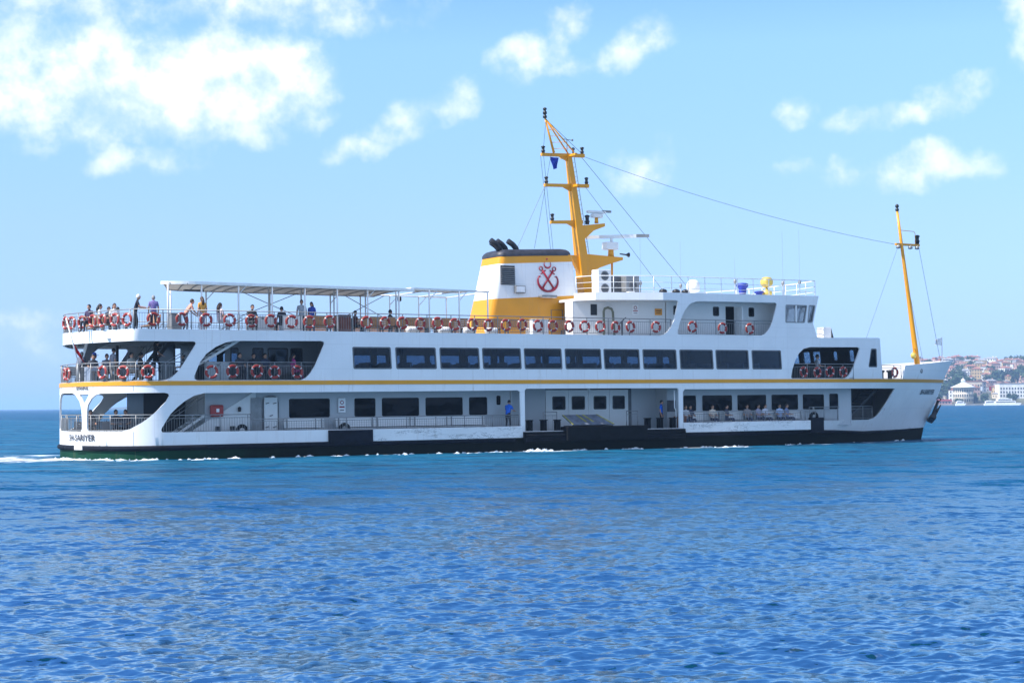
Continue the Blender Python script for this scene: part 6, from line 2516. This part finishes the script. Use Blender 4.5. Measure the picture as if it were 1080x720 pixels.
def build_town():
    rr = random.Random(21)
    meshes = {}
    kinds = []
    wallmats = {k: mat("far_wall_" + k, c, .8, vary=.15, vscale=.2) for k, c in HOUSE_WALL.items()}
    roofmats = {k: mat("far_roof_" + k, c, .8, vary=.25, vscale=.3) for k, c in HOUSE_ROOF.items()}
    tiers = [(1440, 1500, "just behind the waterfront"), (1520, 1640, "on the lower slope"), (1660, 1760, "halfway up the slope"), (1770, 1840, "on the upper slope"), (1860, 1930, "along the skyline ridge")]
    placed = []
    count = {}
    num = [24, 44, 40, 44, 46]
    for ti, (y0, y1, where) in enumerate(tiers):
        made = 0
        tries = 0
        while made < num[ti] and tries < 2000:
            tries += 1
            y = rr.uniform(y0, y1)
            fx = rr.uniform(.252, .335)
            x = y * fx
            w, d = rr.uniform(6, 11.5), rr.uniform(6.5, 10)
            if any(abs(x - a) < (w + b) / 2 * .85 and abs(y - c) < 10 for a, c, b in placed):
                continue
            placed.append((x, y, w))
            made += 1
            wk = rr.choice(["white", "white", "cream", "pink", "pink", "grey", "ochre"])
            rk = rr.choice(["red", "red", "brown", "red", "grey"])
            flat = rr.random() < .2
            size = rr.choice(["low", "tall"])
            h = rr.uniform(4, 6.5) if size == "low" else rr.uniform(7.5, 11)
            key = (wk, rk, flat, size, ti)
            me = house_mesh(w, d, h, wk, rk, flat)
            o = me.build("hillside_house", [wallmats[wk], roofmats[rk], WDARK])
            o.location = (x, y, shore_h(x, y))
            o.rotation_euler = (0, 0, rr.uniform(-.5, .5))
            rooft = ("flat " if flat else "") + {"red": "terracotta", "brown": "brown", "grey": "grey"}[rk]
            side = "left" if fx < .279 else ("middle" if fx < .303 else "right")
            lab = f"{size} {wk} house, {rooft} roof, {where}, {side} of far town"
            tag(o, lab, "house", "houses " + where + f" {wk} {rk} {size}")
    # trees between the houses
    crowns = [crown_mesh(5.2, 8.5, k, 1.0, 420).build("crown", mat("far_foliage_%d" % k, ((.035, .075, .028), (.05, .085, .03), (.028, .062, .032))[k], .8, vary=.35, vscale=.25)) for k in range(3)]
    trunk = MB().tube([(0, 0, -3), (0, 0, 4.5)], [.45, .25], 7).build("trunk", mat("far_bark", (.09, .06, .04), .9))
    base = []
    for k in range(3):
        r = empty("tree")
        crowns[k].parent = r
        t = trunk if k == 0 else trunk.copy()
        if k:
            COL.objects.link(t)
        t.parent = r
        base.append(r)
    used = [False] * 3
    spots = []
    # a wood left of the domed pavilion, clumps halfway up, and single trees on the ridge
    for _ in range(26):
        y = rr.uniform(1425, 1600)
        spots.append((y * rr.uniform(.252, .282), y, rr.uniform(1.0, 1.7), "in the leafy patch left of the domed pavilion"))
    for _ in range(30):
        y = rr.uniform(1425, 1800)
        spots.append((y * rr.uniform(.238, .256), y, rr.uniform(1.0, 1.6), "on the wooded end of the far headland behind the bow"))
    for _ in range(14):
        y = rr.uniform(1400 + 12, 1450)
        spots.append((y * rr.uniform(.275, .325), y, rr.uniform(.5, .8), "low by the waterfront"))
    for _ in range(22):
        y = rr.uniform(1640, 1700)
        spots.append((y * rr.choice([rr.uniform(.262, .280), rr.uniform(.296, .330)]), y, rr.uniform(1.1, 1.7), "in the belt halfway up the far slope"))
    for _ in range(26):
        y = rr.uniform(1740, 1880)
        spots.append((y * rr.uniform(.258, .33), y, rr.uniform(.7, 1.2), "among the upper houses"))
    for fx in (.3085, .3115, .3150, .3165):
        spots.append((1900 * fx, 1900, rr.uniform(1.5, 1.9), "standing out on the skyline at the right"))
    for i, (x, y, s, where) in enumerate(spots):
        k = rr.randrange(3)
        o = base[k] if not used[k] else copy_tree(base[k])
        used[k] = True
        o.location = (x, y, shore_h(x, y))
        o.scale = (s, s, s * rr.uniform(.85, 1.15))
        o.rotation_euler = (0, 0, rr.uniform(0, 6))
        tone = ("dark green", "light green", "bluish green")[k]
        tag(o, f"{tone} tree {where}", "tree", f"trees {where} {tone}")
    for k in range(3):
        if not used[k]:
            for c in list(base[k].children):
                bpy.data.objects.remove(c)
            bpy.data.objects.remove(base[k])

    # domed waterside pavilion
    wmat, rmat = wallmats["cream"], mat("pavilion_roof", (.80, .80, .78), .6)
    root = empty("domed_pavilion", (396.5, 1418, 1.3))
    MB().lathe([(8.6, -2), (8.6, 14.6)], (0, 0, 0), 28).build("wall", wmat, root)
    for k in range(28):
        a = 2 * pi * (k + .5) / 28
        if sin(a) > .2:
            continue
        for z in (2.0, 6.2, 10.4):
            mb = MB()
            mb.box(-.5, .5, -.07, .07, z, z + 2.4)
            o = mb.build("window", WDARK, root)
            o.location = (8.62 * cos(a), 8.62 * sin(a), 0)
            o.rotation_euler = (0, 0, a + pi / 2)
    MB().lathe([(10.8, 14.4), (10.9, 14.8), (7, 16.3), (3.2, 18.0), (2.2, 18.6)], (0, 0, 0), 28).build("roof", rmat, root)
    mb = MB().lathe([(2.0, 18.5), (2.0, 20.2), (2.3, 20.3), (1.6, 21.4), (.5, 22.2), (.1, 22.9), (.05, 24)], (0, 0, 0), 16)
    mb.build("lantern", rmat, root)
    tag(root, "round cream pavilion with wide white roof and small lantern on the far waterfront", "pavilion")

    # white waterfront block at the right
    def block(x, y, w, d, h, label, wk="white", rk="grey"):
        root = empty("waterfront_building", (x, y, shore_h(x, y)))
        MB().box(-w / 2, w / 2, -d / 2, d / 2, -3, h).build("wall", wallmats[wk], root)
        MB().box(-w / 2 - .3, w / 2 + .3, -d / 2 - .3, d / 2 + .3, h + .003, h + .7).build("roof", roofmats[rk], root)
        n = int(w / 2.4)
        for k in range(int(h / 3.2)):
            for i in range(n):
                xx = -w / 2 + w * (i + .5) / n
                MB().box(xx - .6, xx + .6, -d / 2 - .08, -d / 2 + .02, 1 + k * 3.2, 2.9 + k * 3.2).build("window", WDARK, root)
        tag(root, label, "building")
    block(447, 1440, 28, 14, 12.5, "long white waterfront building with rows of windows at the right edge")
    block(428, 1500, 15, 12, 12, "cream waterfront building with a pale end wall right of the red flag", "cream", "red")
    # low red-roofed landing stage left of the pavilion
    root = empty("landing_stage", (372, 1401.5, 1.3))
    MB().box(-8, 9, -3, 3, 0, 2.6).build("wall", mat("stage_wall", (.5, .28, .26), .8), root)
    MB().prism([(-9, 2.6), (10, 2.6), (8, 4.2), (-7, 4.2)], -3.5, 3.5).build("roof", mat("stage_roof", (.42, .07, .06), .7), root)
    for i in range(6):
        MB().box(-7 + i * 2.6, -5.4 + i * 2.6, -3.06, -2.98, .6, 2.1).build("window", WDARK, root)
    tag(root, "low red-roofed landing stage on the water left of the domed pavilion", "landing stage")

    # flags on tall poles
    for x, c, lab in ((416, FLAGRED, "red flag on a tall pole on the far waterfront"), (408.5, FLAGWHITE, "white flag on a tall pole beside the red one on the far waterfront")):
        root = empty("flagpole", (x, 1408, 1.3))
        MB().tube([(0, 0, 0), (0, 0, 15.5)], [.18, .10], 6).build("pole", GREY, root)
        tag(root, lab.replace("flag on a", "flag's").replace(" pole", " white pole") if False else "tall thin flagpole bearing the " + ("red" if x > 410 else "white") + " flag on the far waterfront", "flagpole")
        mb = MB()
        rows = []
        for i in range(7):
            rows.append([mb.bm.verts.new((x + .15 + i * .42, 1408 + .25 * sin(i * 1.3), 16.5 - i * .08)), mb.bm.verts.new((x + .15 + i * .42, 1408 + .25 * sin(i * 1.3 + .4), 12.9 - i * .08))])
        for a, b in zip(rows, rows[1:]):
            mb.face([a[0], b[0], b[1], a[1]])
        bmesh.ops.solidify(mb.bm, geom=mb.bm.faces[:], thickness=.03)
        tag(mb.build("flag", c), lab, "flag")

    # far-off boats
    def boat(name, x, y, L, label, decks):
        root = empty(name, (x, y, 0))
        hull_ = [(-L / 2, -1.0), (L / 2 - 2.2, -1.0), (L / 2, 1.9), (-L / 2, 1.5)]
        MB().prism(hull_, -L * .12, L * .12).build("hull", FLAGWHITE, root)
        z = 1.75
        for k in range(decks):
            a, b = -L * (.42 - .08 * k), L * (.30 - .12 * k)
            MB().bbox(a, b, -L * .10, L * .10, z, z + 1.9, .15).build("cabin", FLAGWHITE, root)
            MB().box(a + .6, b - .8, -L * .10 - .05, -L * .10 + .02, z + .6, z + 1.4).build("window", WDARK, root)
            z += 1.95
        MB().prism([(-L * .3, z), (L * .08, z), (L * .02, z + .5), (-L * .26, z + .5)], -L * .1, L * .1).build("roof", FLAGWHITE, root)
        MB().tube([(-L * .1, 0, z), (-L * .1, 0, z + 2.6)], .1, 6).build("mast", GREY, root)
        tag(root, label, "boat")
    boat("passenger_boat", 421, 1375, 24, "white passenger boat lying off the far quay right of the pavilion", 2)
    boat("motor_yacht", 405.5, 1368, 11, "small white motor boat just left of the larger passenger boat", 1)
    boat("fishing_boat", 383.5, 1380, 9, "small white boat moored in front of the red landing stage", 1)


build_shore()
build_town()


# ------------------------------------------------------------------ foam thrown up along the waterline
def build_foam():
    rr = random.Random(5)
    mb = MB()
    spots = []
    for s_, n, spread in ((2.5, 20, 1.2), (5.0, 24, 1.5), (8, 26, 1.6), (11.5, 20, 1.5), (14, 12, 1.0), (16.5, 22, 1.4), (20, 26, 1.8), (23.5, 18, 1.2),
                          (26.4, 40, .9), (29.5, 14, 1.0), (33.2, 26, .8), (36.5, 8, .8), (38.5, 14, .5), (41, 22, .6), (45.5, 20, .8), (48, 10, .8), (53, 8, 1.5), (58, 8, 1.5)):
        for _ in range(n):
            u = s_ + rr.gauss(0, spread * .6)
            spots.append((u, rr.expovariate(1 / .35), 1.0)) if rr.random() < .4 else None
    for _ in range(60):
        spots.append((rr.uniform(UMIN[2], 4), rr.expovariate(1 / .4), 1.0))
    for u, off, k in spots:
        p = shell_pt(max(u, UMIN[2]), 0.0, 2, .02 + off)
        L = rr.uniform(.08, .36) * rr.uniform(.6, 1.3)
        w = L * rr.uniform(.25, .5)
        h = rr.uniform(.03, .12) * (1.6 if abs(u - 26.4) < .9 else 1)
        seg, ring = 9, 3
        rows = []
        for j in range(ring + 1):
            q = j / ring
            rows.append([mb.bm.verts.new((p.x + (1 - q ** 1.5) * L * cos(2 * pi * i / seg) * rr.uniform(.6, 1.25),
                                          p.y + (1 - q ** 1.5) * w * sin(2 * pi * i / seg) * rr.uniform(.6, 1.25),
                                          -.03 + h * q * rr.uniform(.5, 1.3) + TRIM * -p.x)) for i in range(seg)])
        for a, b in zip(rows, rows[1:]):
            for i in range(seg):
                mb.face([a[i], a[(i + 1) % seg], b[(i + 1) % seg], b[i]])
    o = mb.build("foam", mat("sea_foam", (.78, .82, .85), .8, vary=.15, vscale=6))
    o.matrix_world = FM
    o['kind'] = 'stuff'
    o['label'] = "white foam and spray along the ferry's waterline"


build_foam()


# ------------------------------------------------------------------ sea haze
def build_haze():
    mb = MB().box(-20000, 20000, -20000, 20000, -4.0, 75.0)
    m = bpy.data.materials.new("sea_haze")
    m.use_nodes = True
    t = NT(m.node_tree)
    for nd in list(m.node_tree.nodes):
        if nd.type != 'OUTPUT_MATERIAL':
            m.node_tree.nodes.remove(nd)
    v = t.n('ShaderNodeVolumePrincipled')
    v.inputs['Color'].default_value = (0.48, 0.70, 1.0, 1)
    v.inputs['Density'].default_value = 0.00019
    v.inputs['Anisotropy'].default_value = 0.2
    t.l(v.outputs[0], m.node_tree.nodes['Material Output'].inputs['Volume'])
    o = mb.build("haze", m)
    o['kind'] = 'stuff'
    SC.cycles.volume_bounces = 1


build_haze()
